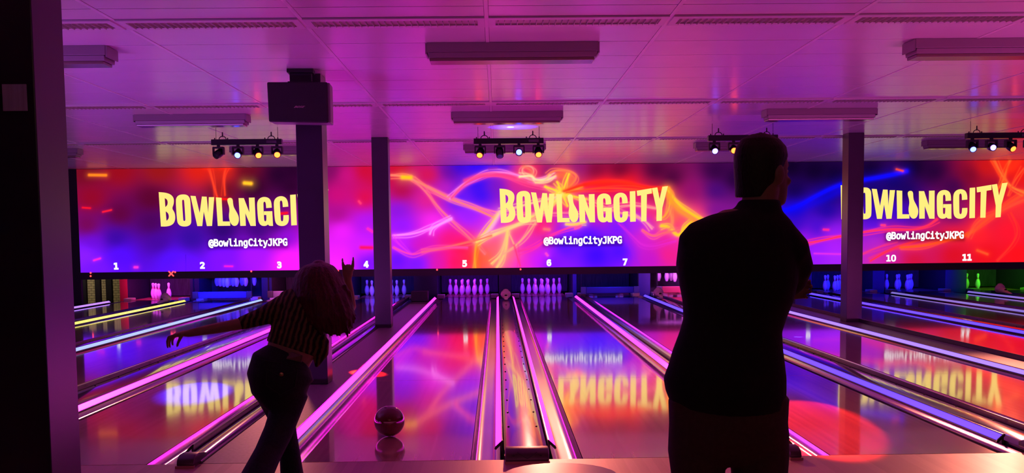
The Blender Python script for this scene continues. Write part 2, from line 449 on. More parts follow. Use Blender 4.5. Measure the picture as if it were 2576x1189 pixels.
# dividers between lanes: capping with a dark hood at the near end
GAP = 0.215
def divider(xa, xb, label, wide_from=None):
    cx = (xa + xb) / 2
    r = thing('lane_divider', (cx, 0, 0), label, 'lane divider', 'dividers between the lanes')
    def cap(a, b, y0=FOUL + 0.05, y1=23.1):
        w = b - a; n = 8
        prof = [(a - cx + w * i / n, 0.012 + 0.022 * math.sin(math.pi * i / n) ** 0.6) for i in range(n + 1)]
        prof += [(b - cx, -0.1), (a - cx, -0.1)]
        MB().prism(prof, y0, y1).build('capping', 'cap', r, smooth=2)
        m = MB(); k = 0
        yy = FOUL + 1.0
        while yy < y1 - 1:
            for px in (a - cx + 0.03, b - cx - 0.05):
                m.box(px, px + 0.014, yy, yy + 0.01, 0.02, 0.0305 if w > 0.2 else 0.036)
            yy += 0.62
        if w > 0.2: m.build('screws', 'black', r)
    def hood(a, b):
        w = b - a - 0.012; h = 0.085 if w > 0.2 else 0.075; c = (a + b) / 2 - cx; y0 = FOUL - 0.13
        prof = [(y0 + 0.02, 0.0), (y0, 0.02), (y0 + 0.015, h * 0.72), (y0 + 0.06, h), (y0 + 0.13, h), (y0 + 0.24, h * 0.72), (y0 + 0.3, 0.04), (y0 + 0.3, 0.0)]
        hd = MB().prism(prof, c - w / 2, c + w / 2, 'X').build('hood', 'hood', r, bevel=0.008, smooth=2)
        MB().box(c - w / 2 - 0.004, c + w / 2 + 0.004, y0 - 0.012, y0 + 0.017, 0.0, 0.016).build('base_trim', 'hood_trim', r)
        if w > 0.2:
            m = MB()
            for q in ((-0.06, 0.06), (0.06, -0.06)):
                m.path([(c + q[0], y0 + 0.012, 0.07), (c, y0 + 0.002, 0.032)], [0.0025, 0.0025], n=6)
            m.ell((c - 0.085, y0 + 0.008, 0.05), (0.006, 0.004, 0.006)).ell((c + 0.085, y0 + 0.008, 0.05), (0.006, 0.004, 0.006))
            m.build('relief', 'black', hd)
    if wide_from is None:
        cap(xa, xb); hood(xa, xb)
    else:
        cap(xa, wide_from, FOUL + 0.02); hood(xa + 0.01, wide_from)
        MB().box(wide_from + 0.004 - cx, xb - cx, FOUL + 0.004, 23.1, -0.1, 0.0).build('floor_strip', 'strip_floor', r)
    return r
PAIRS = []
for i in range(11):
    a, b = LC[i] + HW + GAP, LC[i + 1] - HW - GAP
    PAIRS.append((a, b))
    names = ['between lanes one and two at far left', 'between lanes two and three', 'between lanes three and four', 'left of the two central columns with a floor strip',
             'running straight ahead from the centre foreground', 'left of the standing man', 'right of the standing man', 'carrying the right-hand column',
             'under the number 10, on its left', 'between the numbers 10 and 11', 'at far right beyond the number 11']
    divider(a, b, 'grey lane divider with glossy capping, %s' % names[i], a + 0.13 if i in (3, 7) else None)
# edges beyond the first and last lane
divider(LC[0] - HW - GAP - 0.35, LC[0] - HW - GAP, 'grey lane divider along the far left wall')
divider(LC[11] + HW + GAP, LC[11] + HW + GAP + 0.3, 'grey lane divider along the far right wall')
# pale plastic guards at the far end of every second divider
def guard(i):
    a, b = PAIRS[i]; c = (a + b) / 2
    g = thing('ball_guard', (c, 22.75, 0.037), None, None)
    MB().path([(0, 0.03, 0.06), (0, 0.0, 0.11), (0, -0.01, 0.165), (0, 0.0, 0.19)], [0.10, 0.118, 0.10, 0.07], [0.05, 0.08, 0.07, 0.04]).ell((0, -0.12, 0.075), (0.085, 0.14, 0.06)).build('shell', 'guard', g, remesh=0.012, soft=4, smooth=True)
    MB().path([(0, -0.2, 0.06), (0, -0.5, 0.025)], [0.06, 0.03], [0.04, 0.012]).build('nose', 'guard', g, smooth=True)
    MB().ell((0, -0.262, 0.1), (0.03, 0.012, 0.02)).build('opening', 'black', g, smooth=True)
    return g
for i, w in ((0, 'at far left between lanes 1 and 2'), (4, 'at the centre between lanes 5 and 6'), (6, "left of the man's shoulder, beyond lane 7"), (10, 'at far right beyond lane 11')):
    tag(guard(i), 'pale plastic ball guard on the divider end %s' % w, 'ball guard', 'ball guards at the far ends')

# ------------------------------------------------------------------ pit: side walls, curtains, pin lamps
PITY0, PITY1 = 24.95, 26.6
def kickback(x0, x1, m, label, h=0.82):
    r = thing('pit_divider', ((x0 + x1) / 2, PITY0, -0.1), label, 'pit divider', 'dividers between the pin pits')
    c = (x1 - x0) / 2
    MB().box(-c, c, 0.03, PITY1 - PITY0, 0, h).build('panel', 'pit_wall', r)
    MB().box(-c - 0.003, c + 0.003, -0.0, 0.03, 0, h).build('front_edge', m, r, bevel=0.004)
    return r
KB = [(LC[0] - HW - 0.4, LC[0] - HW - 0.225)] + [(a - 0.0, b + 0.0) for a, b in PAIRS] + [(LC[11] + HW + 0.225, LC[11] + HW + 0.4)]
for i, (a, b) in enumerate(KB):
    m = 'red_panel' if i == 0 else ('blue_panel' if i in (6, 7, 9, 10, 11) else 'black')
    where = 'beside the far left wall' if i == 0 else ('beside the far right wall' if i == 12 else 'between pits %d and %d' % (i, i + 1))
    kickback(a, b, m, '%s pit divider %s' % ({'red_panel': 'red-fronted', 'blue_panel': 'blue-fronted', 'black': 'black'}[m], where))
for i, cx in enumerate(LC):
    # cushion hung at the back of each pit
    o = MB().box(cx - 0.72, cx + 0.72, 26.5, 26.56, 0.0, 0.75).build('pit_curtain', 'pit_curtain')
    tag(o, 'dark curtain hanging at the back of pin pit %d from the left' % (i + 1), 'curtain', 'curtains at the back of the pits')
PINLIGHT = [((0.9, 0.05, 1.0), 10), ((0.008, 0.008, 1.0), 34), ((0.8, 0.1, 0.6), 9), ((0.05, 0.03, 1.0), 9), ((0.24, 0.015, 1.0), 11), ((0.18, 0.015, 1.0), 11),
            ((0.02, 0.03, 1.0), 8), ((0.7, 0.1, 0.9), 12), ((0.02, 0.02, 1.0), 3), ((0.005, 0.008, 1.0), 12), ((0.005, 0.008, 1.0), 12), ((0.07, 1.0, 0.008), 5)]
for i, cx in enumerate(LC):
    c, e = PINLIGHT[i]
    area('pin_lamp', (cx, 23.7 if i in (1, 2, 6, 7) else 24.35, 0.84), (cx, 25.5, 0.15), 0.9, 0.08, e * 1.5, c, 105)

# ------------------------------------------------------------------ bowling pins
def pin_proto():
    r = thing('bowling_pin', (0, 0, 0), None, None)
    prof = [(0.0257, 0.0), (0.0285, 0.006), (0.036, 0.019), (0.049, 0.057), (0.0577, 0.086), (0.0605, 0.114), (0.058, 0.149), (0.050, 0.184), (0.0395, 0.219), (0.0300, 0.238), (0.0247, 0.255), (0.0232, 0.276), (0.0255, 0.30), (0.030, 0.322), (0.0322, 0.343), (0.030, 0.362), (0.023, 0.374), (0.012, 0.380)]
    MB().lathe(prof, 20).build('body', 'pin_white', r, smooth=True)
    for z, h, q in ((0.243, 0.012, 0.0292), (0.266, 0.012, 0.0252)):
        MB().lathe([(q + 0.001 + (0.0 if z > 0.25 else -0.0), z), (q + 0.001 - (0.0014 if z < 0.25 else 0.0012), z + h)], 20).build('neck_stripe', 'pin_red', r, smooth=True)
    return r
PP = pin_proto(); pin_first = [True]
RACK = {1: (0, 0), 2: (-1, 1), 3: (1, 1), 4: (-2, 2), 5: (0, 2), 6: (2, 2), 7: (-3, 3), 8: (-1, 3), 9: (1, 3), 10: (3, 3)}
PLACE = {1: 'head pin in front', 2: 'left pin of the second row', 3: 'right pin of the second row', 4: 'left pin of the third row', 5: 'middle pin of the third row', 6: 'right pin of the third row',
         7: 'outer left pin of the back row', 8: 'inner left pin of the back row', 9: 'inner right pin of the back row', 10: 'outer right pin of the back row'}
PIT = {1: 'far-left pit', 2: 'pit under number two', 4: 'pit behind the slim column', 5: 'pit left of the centre divider', 6: 'pit right of the centre divider', 8: "pit beside the man", 10: 'pit behind the right-hand column', 11: 'pit right of that column', 12: 'far-right pit'}
PIT[11] = 'pit right of the right-hand column'
GLOW = {1: 'magenta', 2: 'blue', 3: 'pink', 4: 'blue', 5: 'violet', 6: 'violet', 8: 'purple', 10: 'deep-blue', 11: 'deep-blue', 12: 'green'}
def pin(loc, label, rot=(0, 0, 0), group='bowling pins'):
    o = PP if pin_first[0] else copy_tree(PP); pin_first[0] = False
    o.location = loc; o.rotation_euler = rot
    return tag(o, label, 'bowling pin', group)
STAND = {4: (4, 7, 8, 6, 10, 9), 5: range(1, 11), 6: range(1, 11), 10: (4, 8, 2, 5, 9), 11: (7, 4, 8, 2, 5, 9), 12: (7, 4)}
for ln, nums in STAND.items():
    for n in nums:
        dx, dy = RACK[n]
        pin((LC[ln - 1] + dx * 0.1524, FOUL + 18.29 + dy * 0.264, 0.0025), '%s-lit pin, %s, %s' % (GLOW[ln], PLACE[n], PIT[ln]), group='pins standing in the ' + PIT[ln])
for n, (px, py) in enumerate(((385, 741), (392, 743), (399.5, 745.5), (424.5, 741.5))):
    g = G(px, py + 1, 0.0025); s = (LC[0] - 0.25 + n * 0.1)
    yy = [25.3, 25.05, 24.8, 25.25][n]
    q = P(px, 720, yy)
    pin((q.x, yy, 0.0025), 'magenta-lit standing pin, %s from the left of four in the far-left pit' % ORD[n], group='pins standing in the far-left pit')

# ------------------------------------------------------------------ pinsetters: sweep bars and racks of pins overhead
def sweep(ln, y, z, m, mend, label):
    cx = LC[ln - 1]
    r = thing('sweep_bar', (cx, y, z), label, 'sweep bar', 'pinsetter sweep bars')
    MB().box(-0.56, 0.56, -0.02, 0.02, 0.0, 0.15).build('board', m, r, bevel=0.01)
    for s in (-1, 1):
        MB().box(*sorted((s * 0.565, s * 0.69)), -0.03, 0.03, -0.005, 0.155).build('end_block', mend, r, bevel=0.008)
        MB().box(*sorted((s * 0.66, s * 0.685)), 0.03, 0.07, 0.02, 0.75).build('arm', 'black', r)
    return r
mat('board_white', (0.6, 0.58, 0.6), 0.4); mat('board_lit_blue', (0.16, 0.17, 0.72), 0.4)  # second board is white too, the pit's blue light mixed into its colour
mat('block_grey', (0.25, 0.23, 0.24), 0.5)
mat('board_red', (0.6, 0.10, 0.12), 0.4)
sweep(2, 24.2, 0.052, 'board_lit_blue', 'block_grey', 'white sweep bar lit bright blue with grey ends, lowered across lane 2')
sweep(3, 24.2, 0.052, 'board_white', 'block_grey', 'white sweep bar lit pink beside the woman in pit 3')
sweep(7, 24.4, 0.052, 'blue_panel', 'block_grey', 'dark blue sweep bar lowered across the end of lane 7')
sweep(8, 24.3, 0.052, 'board_red', 'block_grey', "red-striped sweep bar beside the man's left arm in pit 8")
def rack(ln, label, colr):
    cx = LC[ln - 1]
    r = thing('pin_rack', (cx, 25.1, 0.27), label, 'pinsetter', 'pinsetter racks')
    w = 0.744
    MB().box(-w, w, -0.5, 0.75, 0.393, 0.44).build('deck', 'black_gloss', r)
    MB().box(-w, w, 0.95, 1.0, -0.365, 0.44).build('rear_plate', 'pit_wall', r)
    MB().box(-w, w, 0.75, 0.95, 0.40, 0.44).build('hinge_plate', 'black', r)
    return r
rack(2, 'black pinsetter rack full of blue-lit pins in pit 2', 'blue')
rack(8, 'black pinsetter rack with purple-lit pins in pit 8', 'purple')
for ln, ns in ((2, range(1, 11)), (8, (1, 2, 4, 7, 8, 3))):
    for n in ns:
        dx, dy = RACK[n]
        pin((LC[ln - 1] + dx * 0.1524, 24.68 + dy * 0.264, 0.28), '%s-lit pin held in the pinsetter, %s, %s' % (GLOW[ln], PLACE[n].replace(' pin', ''), PIT[ln]), group='pins held in the pinsetters')
for n, (x, yv) in enumerate(((-0.1, 25.2), (0.22, 24.75), (0.62, 25.25))):
    pin((LC[7] + x - 0.35, yv, 0.065), 'fallen white pin lying in pit 8 beside the man, %s from the left' % ORD[n], (R(90), 0, R(40 + 70 * n)), 'fallen pins in pit 8')
for n, (x, yv) in enumerate(((-0.40, 25.25), (0.40, 25.25))):
    pin((LC[6] + x, yv, 0.065), 'fallen white pin lit blue, lying at the %s side of pit 7' % ('left', 'right')[n], (R(90), 0, R(20 - 50 * n)), 'fallen pins in pit 7')
# black cabinet at the end of the floor strip
q = G(1045, 757)
bx = thing('equipment_box', (-1.70, 22.2, 0.0015), 'low black equipment box at the far end of the floor strip', 'box')
MB().box(-0.165, 0.19, 0, 0.4, 0.03, 0.26).build('body', 'black', bx, bevel=0.015)
MB().box(-0.175, 0.2, -0.04, 0.42, 0, 0.03).build('base', 'cap', bx)

# ------------------------------------------------------------------ back corridor glimpsed at far left
struct(MB().box(XL + 0.01, LC[0] - HW - 0.42, 26.9, 26.98, -0.2, 1.2).build('wall_corridor', 'brick'))
area('corridor_lamp', (-10.4, 25.0, 1.5), (-10.4, 26.9, 0.3), 0.6, 0.2, 16, (1.0, 0.85, 0.5))
for k, (px, w) in enumerate(((213, 0.10), (247, 0.13), (275, 0.14))):
    q = P(px, 720, 25.6)
    tag(MB().box(q.x - w / 2, q.x + w / 2, 25.55, 25.65, -0.2, 1.2).build('steel_post', 'black'), 'dark steel post before the pale brick corridor, %s from the left' % ORD[k], 'post', 'posts by the brick corridor')

# ------------------------------------------------------------------ LED wall
SX0, SX1 = P(199, 600, YS).x, 13.0
SZ0, SZ1 = P(1254, 673.5, YS).z, CEIL - 0.006
led = thing('led_wall', ((SX0 + SX1) / 2, YS, SZ0), 'huge glowing red and violet LED wall above the pins', 'LED wall')
LO = led.location
MB().box(SX0 - LO.x, SX1 - LO.x, 0.012, 0.12, 0, SZ1 - SZ0).build('cabinet', 'screen_back', led)
sb = MB().box(SX0 - 0.02 - LO.x, SX1 - LO.x, -0.02, 0.3, -0.155, -0.001).build('lower_fascia', 'black', led)
MB().box(SX0 - 0.34 - LO.x, SX0 - LO.x, 0.0, 0.1, -0.9, SZ1 - SZ0).build('side_post', 'black', led)

STOPS = """210,430,120,20,40;300,430,150,20,35;400,425,150,30,30;500,425,205,40,25;560,430,195,45,30;620,430,110,20,40;700,440,40,5,48;735,470,45,5,45;640,470,55,8,45;560,480,100,20,40;230,500,145,15,45;300,540,100,10,60;380,500,95,10,50;380,560,80,10,90;220,570,120,15,70;230,610,110,20,200;290,600,60,15,150;215,640,140,40,250;300,640,90,20,235;400,610,75,15,150;430,650,90,25,230;480,600,60,20,150;560,650,130,25,245;560,580,50,10,110;650,580,65,10,120;640,640,165,30,245;720,600,140,20,200;725,650,240,40,235;690,560,70,10,110;460,670,110,25,250;240,675,120,30,250;740,430,40,5,45;780,430,60,8,60;780,540,140,15,120;780,640,235,45,235;
835,430,120,20,100;870,440,190,25,130;915,430,190,20,50;850,490,190,20,120;920,500,205,20,60;850,540,160,20,130;920,560,170,30,220;860,580,220,40,230;920,620,200,40,240;860,640,220,40,235;925,660,120,25,240;850,665,230,50,240;960,450,190,20,45;960,560,150,30,215;960,650,110,25,245;
1000,420,190,20,50;1010,480,170,20,60;1000,530,130,30,205;1010,570,140,30,235;1000,610,200,40,230;1000,650,90,20,250;1050,660,110,30,240;1060,620,200,30,170;1080,440,200,30,70;1080,500,210,40,130;1090,560,230,50,220;1130,430,110,20,140;1150,420,30,15,205;1200,420,35,15,225;1260,420,70,20,205;1120,480,180,40,180;1150,500,70,30,230;1200,460,25,20,225;1210,490,40,20,220;1250,470,120,30,180;1180,540,150,40,240;1230,560,190,40,220;1130,600,220,30,120;1160,620,240,25,70;1140,660,235,25,80;1190,650,245,20,50;1110,660,200,30,170;1220,650,245,110,50;1250,630,240,100,110;1280,640,245,110,120;1300,580,230,70,130;1320,440,230,70,90;1340,430,210,40,90;1300,460,200,40,140;1380,430,120,20,110;1420,440,220,80,80;1450,425,130,20,120;1500,430,120,15,60;1560,430,95,12,55;1650,430,70,8,60;1690,450,55,8,60;1520,465,225,25,30;1580,460,215,25,30;1650,480,150,20,60;1690,490,170,25,90;1420,510,225,50,110;1500,520,215,40,120;1580,510,220,40,110;1640,530,220,50,120;1690,540,240,110,60;1700,570,235,60,110;1360,570,225,40,110;1330,620,210,40,170;1310,660,220,40,190;1350,650,190,30,230;1440,580,120,30,230;1420,620,80,25,240;1480,600,70,20,235;1500,640,60,15,245;1560,630,70,20,240;1560,570,110,30,230;1600,560,160,40,220;1620,600,200,40,190;1640,650,180,30,190;1680,640,220,40,130;1690,600,210,40,160;1390,660,120,25,240;
1800,430,55,8,70;1800,480,70,15,120;1740,480,140,20,110;1750,540,220,60,120;1800,530,120,25,140;1850,600,80,20,200;1780,640,200,40,150;1850,450,40,6,60;1990,420,20,3,40;2050,430,20,3,42;2100,440,20,3,45;2000,480,25,5,70;2080,490,22,8,90;2000,530,18,12,185;2080,530,25,10,150;2000,570,50,15,180;2060,570,70,20,190;2020,600,150,30,210;2100,590,150,35,220;2100,620,170,40,220;2060,640,150,35,235;2100,650,160,45,240;2190,430,20,3,42;2300,420,22,4,46;2250,460,20,8,100;2200,480,20,8,110;2280,480,25,8,95;2350,430,40,6,60;2400,470,60,10,80;2440,440,120,15,50;2480,420,190,30,30;2540,420,215,40,30;2570,440,210,30,25;2540,480,200,30,50;2500,470,140,15,55;2560,520,220,50,60;2200,540,40,15,170;2260,540,40,15,190;2300,540,60,15,160;2400,540,110,20,110;2480,540,200,30,70;2200,570,90,25,210;2250,580,170,30,140;2200,610,170,45,190;2230,640,190,40,150;2300,620,200,35,110;2350,600,190,30,90;2400,590,215,35,60;2460,590,230,40,50;2540,580,225,30,55;2560,640,225,25,35;2480,640,215,25,35;2400,640,200,22,40;2300,650,195,25,50;2200,655,190,50,170;2650,500,200,30,60;2650,640,200,25,40"""
RIB = []                       # (origin, points, colour, width in px, strength)
def rib(o, pts, c, w, k=1.0):
    ox, oy = {'C': (900, 390), 'R': (1736, 390), 'L': (160, 390)}[o]
    RIB.append(([(ox + a * 0.3364, oy + b * 0.3364) for a, b in pts], c, w, k))
rib('C', [(250,150),(340,155),(420,185),(520,235),(690,325),(850,385),(1030,470)], (255,130,110), 2.6, .9)
rib('C', [(520,240),(700,340),(900,395),(1060,430)], (255,120,140), 1.6, .7)
rib('C', [(410,180),(500,260),(600,390),(700,490),(850,630),(950,740)], (255,120,130), 2.0, .8)
rib('C', [(690,325),(760,240),(850,175),(960,130),(1080,125),(1200,150),(1320,195),(1480,160)], (255,140,220), 2.2, .9)
rib('C', [(700,320),(800,210),(900,165),(1000,150),(1100,160),(1250,205),(1400,240),(1500,280)], (250,80,140), 3.0, .8)
rib('C', [(800,190),(900,150),(1010,138),(1130,150),(1260,190)], (235,70,120), 5.0, .6)
rib('C', [(1320,195),(1240,150),(1225,110),(1250,80),(1300,85),(1320,120),(1300,160)], (255,150,140), 1.8, .9)
rib('C', [(1240,85),(1290,105),(1310,150)], (255,110,90), 5, .6)
rib('C', [(1420,150),(1460,115),(1560,110),(1630,140),(1635,180),(1590,230),(1540,280)], (255,130,90), 2.0, .9)
rib('C', [(1210,160),(1300,150),(1330,190),(1430,185),(1480,155)], (255,210,160), 2.2, .9)
rib('C', [(1330,205),(1400,195),(1440,150)], (255,190,140), 2.0, .9)
rib('C', [(1500,150),(1580,140),(1610,190),(1560,250)], (255,120,60), 9, .5)
for q in ((1490,200),(1580,140),(1400,235),(1680,235),(1710,330),(1440,370),(1570,380),(1500,240)):
    rib('C', [(1530,287),(1530+(q[0]-1530)*.5,287+(q[1]-287)*.55),q], (255,200,60), 2.2, .95)
rib('C', [(1500,290),(1530,285),(1560,290)], (255,210,70), 9, .9)
rib('C', [(1540,270),(1700,215),(1850,195),(2000,200),(2150,245),(2320,250)], (255,60,40), 5.0, .9)
rib('C', [(1700,225),(1850,210),(2000,220),(2150,255)], (240,40,35), 9.0, .6)
rib('C', [(1560,280),(1750,250),(1900,245),(2100,255),(2250,290)], (255,80,50), 2.0, .8)
rib('C', [(1050,440),(960,560),(890,650),(875,760),(880,845)], (255,170,60), 2.6, .95)
rib('C', [(900,660),(890,750),(900,845)], (250,110,40), 7, .6)
rib('C', [(890,650),(1000,600),(1150,545),(1300,460),(1450,370),(1530,290)], (255,200,110), 4.0, .9)
rib('C', [(930,620),(1100,560),(1250,500),(1330,490)], (255,190,140), 2.2, .9)
rib('C', [(1060,430),(1000,540),(930,620)], (255,200,190), 6, .5)
rib('C', [(1120,570),(1080,740),(1000,810)], (255,190,120), 2.4, .9)
rib('C', [(1120,570),(1110,700),(1075,790),(1040,840)], (255,200,110), 3.5, .9)
rib('C', [(1130,580),(1170,670)], (255,170,130), 1.8, .8)
rib('C', [(1330,500),(1260,600),(1180,680),(1090,740)], (255,160,130), 2.2, .8)
rib('C', [(1090,590),(1090,720),(1060,820)], (255,150,140), 12, .4)
rib('C', [(1170,670),(1200,780),(1215,830)], (230,60,120), 1.6, .7)
rib('C', [(480,725),(650,690),(880,640),(1000,600)], (255,110,100), 2.2, .85)
rib('C', [(265,690),(400,750),(480,725),(600,690),(820,690)], (245,80,160), 1.8, .8)
rib('C', [(265,600),(420,590),(560,540),(700,480)], (255,140,245), 2.4, .8)
rib('C', [(540,590),(560,540),(700,470)], (255,150,245), 1.8, .8)
rib('C', [(265,600),(300,660),(400,740)], (220,60,210), 1.6, .6)
rib('C', [(1650,520),(1500,570),(1420,620),(1330,690),(1200,720)], (245,60,150), 2.2, .8)
rib('C', [(1700,500),(1620,520),(1560,515)], (255,200,80), 3.5, .8)
rib('C', [(2320,250),(2345,300),(2400,370),(2497,440),(2640,520),(2700,540)], (255,190,50), 4.5, .95)
rib('C', [(2300,240),(2340,260),(2345,300),(2330,360)], (255,150,60), 2.5, .9)
rib('C', [(2345,290),(2330,400),(2290,470),(2240,470)], (255,160,60), 2.2, .9)
rib('C', [(2270,530),(2330,530),(2380,600),(2420,590),(2440,540),(2497,500)], (255,190,50), 4.0, .95)
rib('C', [(2320,300),(2380,400),(2497,470),(2600,560)], (255,150,50), 7, .7)
rib('C', [(2330,400),(2360,500),(2330,560)], (255,140,90), 4, .6)
rib('C', [(2050,440),(2150,490),(2200,550)], (255,160,160), 2.0, .8)
rib('C', [(2130,560),(2210,615),(2280,580),(2400,560)], (255,110,110), 2.4, .8)
rib('C', [(1830,410),(1900,390),(2050,370),(2250,400)], (255,160,150), 2.0, .7)
rib('C', [(1720,330),(1900,410),(2100,470)], (255,150,130), 1.8, .7)
rib('C', [(1060,420),(1290,360),(1500,310)], (255,190,150), 1.8, .8)
rib('C', [(1080,440),(1300,445),(1500,430),(1700,440)], (255,140,150), 1.6, .6)
rib('C', [(1950,510),(2050,600),(2150,700),(2380,640)], (210,50,200), 2.0, .5)
rib('C', [(2000,600),(2100,820)], (150,35,210), 4.0, .4)
rib('R', [(650,430),(800,390),(950,300),(1130,215),(1300,185),(1500,150),(1620,120)], (20,20,255), 6.0, .75)
rib('R', [(690,425),(850,385),(1000,330),(1130,260)], (22,14,215), 12.0, .5)
rib('R', [(860,660),(1000,635),(1130,605),(1300,575),(1500,550),(1680,560),(1780,530),(1850,480)], (255,60,90), 2.4, .9)
rib('R', [(930,735),(1130,740)], (220,60,200), 2.0, .7)
rib('R', [(1350,790),(1500,700),(1700,640),(1850,600)], (235,55,70), 2.6, .8)
rib('R', [(1290,740),(1400,690),(1550,650)], (225,60,120), 2.2, .7)
rib('R', [(1580,690),(1750,680),(1900,640),(2080,600),(2200,500),(2350,380),(2497,290),(2600,240)], (255,90,40), 4.0, .85)
rib('R', [(2080,610),(2160,480),(2300,430),(2497,330),(2600,300)], (255,90,60), 3.0, .8)
rib('R', [(2140,540),(2250,450),(2400,360),(2497,310)], (245,70,60), 10.0, .5)
rib('R', [(2270,20),(2330,150),(2400,240),(2497,280)], (255,120,60), 2.4, .9)
rib('R', [(2240,20),(2330,170),(2360,200)], (255,80,40), 1.8, .8)
rib('R', [(2400,20),(2370,100),(2340,200),(2300,260)], (255,110,50), 2.2, .9)
rib('R', [(2330,30),(2390,120),(2470,20)], (240,60,30), 12, .5)
rib('R', [(2400,430),(2460,560),(2420,660),(2300,790)], (240,60,50), 1.8, .7)
rib('R', [(2497,100),(2420,200),(2380,300)], (255,90,50), 2.0, .7)
rib('L', [(1085,75),(1110,180),(1140,290),(1150,330)], (255,80,50), 2.2, .85)
rib('L', [(1220,75),(1195,160),(1205,300)], (255,80,50), 2.0, .8)
rib('L', [(1060,85),(1150,95),(1240,85)], (240,50,30), 8, .6)
rib('L', [(1140,100),(1160,200),(1175,300)], (190,45,35), 11, .5)
for o, a, b, c, w in (('L',(190,148),(315,150),(255,140,40),3.2),('L',(1352,208),(1400,212),(255,190,50),4.6),('L',(140,392),(198,396),(240,30,50),1.8),('L',(292,424),(355,410),(250,40,60),1.8),('L',(225,786),(272,772),(240,50,190),2.2),
                      ('L',(530,838),(550,838),(240,60,200),3.0),('L',(1205,830),(1262,831),(230,40,190),2.0),('L',(1160,326),(1240,330),(230,30,30),2.6),('L',(1590,440),(1670,432),(230,25,45),3.4),('L',(2208,345),(2220,360),(250,70,120),2.4),
                      ('L',(2275,550),(2310,572),(240,50,180),3.2),('L',(2225,690),(2305,692),(225,30,110),5.0),('C',(335,165),(395,167),(255,185,40),5.5),('C',(980,102),(1040,95),(140,40,180),2.2),('C',(1628,545),(1668,528),(250,90,150),3.0),
                      ('C',(1395,552),(1430,556),(255,110,120),3.6),('C',(1408,735),(1420,750),(245,80,190),2.6),('R',(1545,105),(1592,118),(225,80,60),2.4),('R',(1000,556),(1035,558),(240,50,140),2.6),('R',(1432,523),(1458,524),(250,70,120),2.6),('R',(2150,712),(2225,740),(250,90,50),3.0)):
    rib(o, [a, b], c, w, .95)
def screen_colours(px, py):
    st = np.array([[float(v) for v in q.split(',')] for q in STOPS.replace('\n', '').split(';')])
    cols = np.array([lin(c) for c in st[:, 2:]])
    acc = np.zeros((len(px), 3)); wsum = np.zeros(len(px))
    for k in range(len(st)):
        d2 = (px - st[k, 0]) ** 2 + ((py - st[k, 1]) * 1.15) ** 2
        w = 1.0 / (d2 + 26.0 ** 2) ** 1.7
        acc += w[:, None] * cols[k]; wsum += w
    c = acc / wsum[:, None]
    runs = []
    for q_, (pts, col, w, k) in enumerate(RIB):
        runs.append((np.array(pts), col, w, k))
        if len(pts) > 2 and w < 5:
            for sgn in (-1, 1):
                t = np.arange(len(pts)); a = np.array(pts)
                d = np.gradient(a, axis=0); d = np.stack([-d[:, 1], d[:, 0]], 1) / (np.linalg.norm(d, axis=1)[:, None] + 1e-6)
                runs.append((a + d * (sgn * (4.5 + 5.0 * np.sin(t * 1.7 + q_ + sgn)))[:, None], col, 1.3, k * 0.55))
    for p, col, w, k in runs:
        # smooth the run of points
        for _ in range(3 if len(p) > 2 else 0):
            p = np.concatenate([p[:1], np.stack([p[:-1] * .75 + p[1:] * .25, p[:-1] * .25 + p[1:] * .75], 1).reshape(-1, 2), p[-1:]])
        m = (px > p[:, 0].min() - 6 * w) & (px < p[:, 0].max() + 6 * w) & (py > p[:, 1].min() - 6 * w) & (py < p[:, 1].max() + 6 * w)
        if not m.any(): continue
        qx, qy = px[m], py[m]; best = np.full(qx.shape, 1e9)
        for a, b in zip(p[:-1], p[1:]):
            ab = b - a; L2 = ab @ ab + 1e-9
            t = np.clip(((qx - a[0]) * ab[0] + (qy - a[1]) * ab[1]) / L2, 0, 1)
            best = np.minimum(best, (qx - a[0] - t * ab[0]) ** 2 + (qy - a[1] - t * ab[1]) ** 2)
        al = k * np.exp(-best / (w * w)) + 0.16 * k * np.exp(-best / (9 * w * w))
        al = np.clip(al, 0, 1)[:, None]
        c[m] = c[m] * (1 - al) + np.array(lin(col)) * al
    sm = np.exp(-((px - 467) / 0.8) ** 2) * (py > 640)
    c *= (1 - 0.3 * sm)[:, None]
    for tx, ty in ((623.5, 613.5), (1466, 608), (2327, 595.5)):
        bx = np.clip(np.abs(px - tx) - 96, 0, None); by = np.clip(np.abs(py - ty + 0.0108 * (px - tx)) - 7, 0, None)
        c *= (1 - 0.45 * np.exp(-(bx * bx + by * by) / 40.0))[:, None]
    return 1.45 * np.power(np.clip(c, 0, 1), 1.2)
NX, NZ = 1560, 150
gx = np.linspace(SX0, SX1, NX); gz = np.linspace(SZ0, SZ1, NZ)
XX, ZZ = np.meshgrid(gx, gz)
ppx, ppy = proj(XX.ravel(), np.full(XX.size, YS), ZZ.ravel())
colr = screen_colours(ppx, ppy)
me = bpy.data.meshes.new('display')
co = np.stack([XX.ravel() - LO.x, np.full(XX.size, 0.010), ZZ.ravel() - LO.z], -1).astype(np.float32)
idx = np.arange(NX * NZ).reshape(NZ, NX)
qd = np.stack([idx[:-1, :-1], idx[:-1, 1:], idx[1:, 1:], idx[1:, :-1]], -1).reshape(-1, 4)
me.vertices.add(len(co)); me.vertices.foreach_set('co', co.ravel())
me.loops.add(qd.size); me.loops.foreach_set('vertex_index', qd.ravel().astype(np.int32))
me.polygons.add(len(qd)); me.polygons.foreach_set('loop_start', np.arange(0, qd.size, 4, dtype=np.int32))
me.update(calc_edges=True)
at = me.color_attributes.new('picture', 'FLOAT_COLOR', 'POINT')
at.data.foreach_set('color', np.concatenate([colr, np.ones((len(colr), 1))], 1).astype(np.float32).ravel())
sm = bpy.data.materials.new('led_picture'); sm.use_nodes = True
nt = sm.node_tree; nt.nodes.clear()
out = nt.nodes.new('ShaderNodeOutputMaterial'); em = nt.nodes.new('ShaderNodeEmission'); ca = nt.nodes.new('ShaderNodeVertexColor'); ca.layer_name = 'picture'
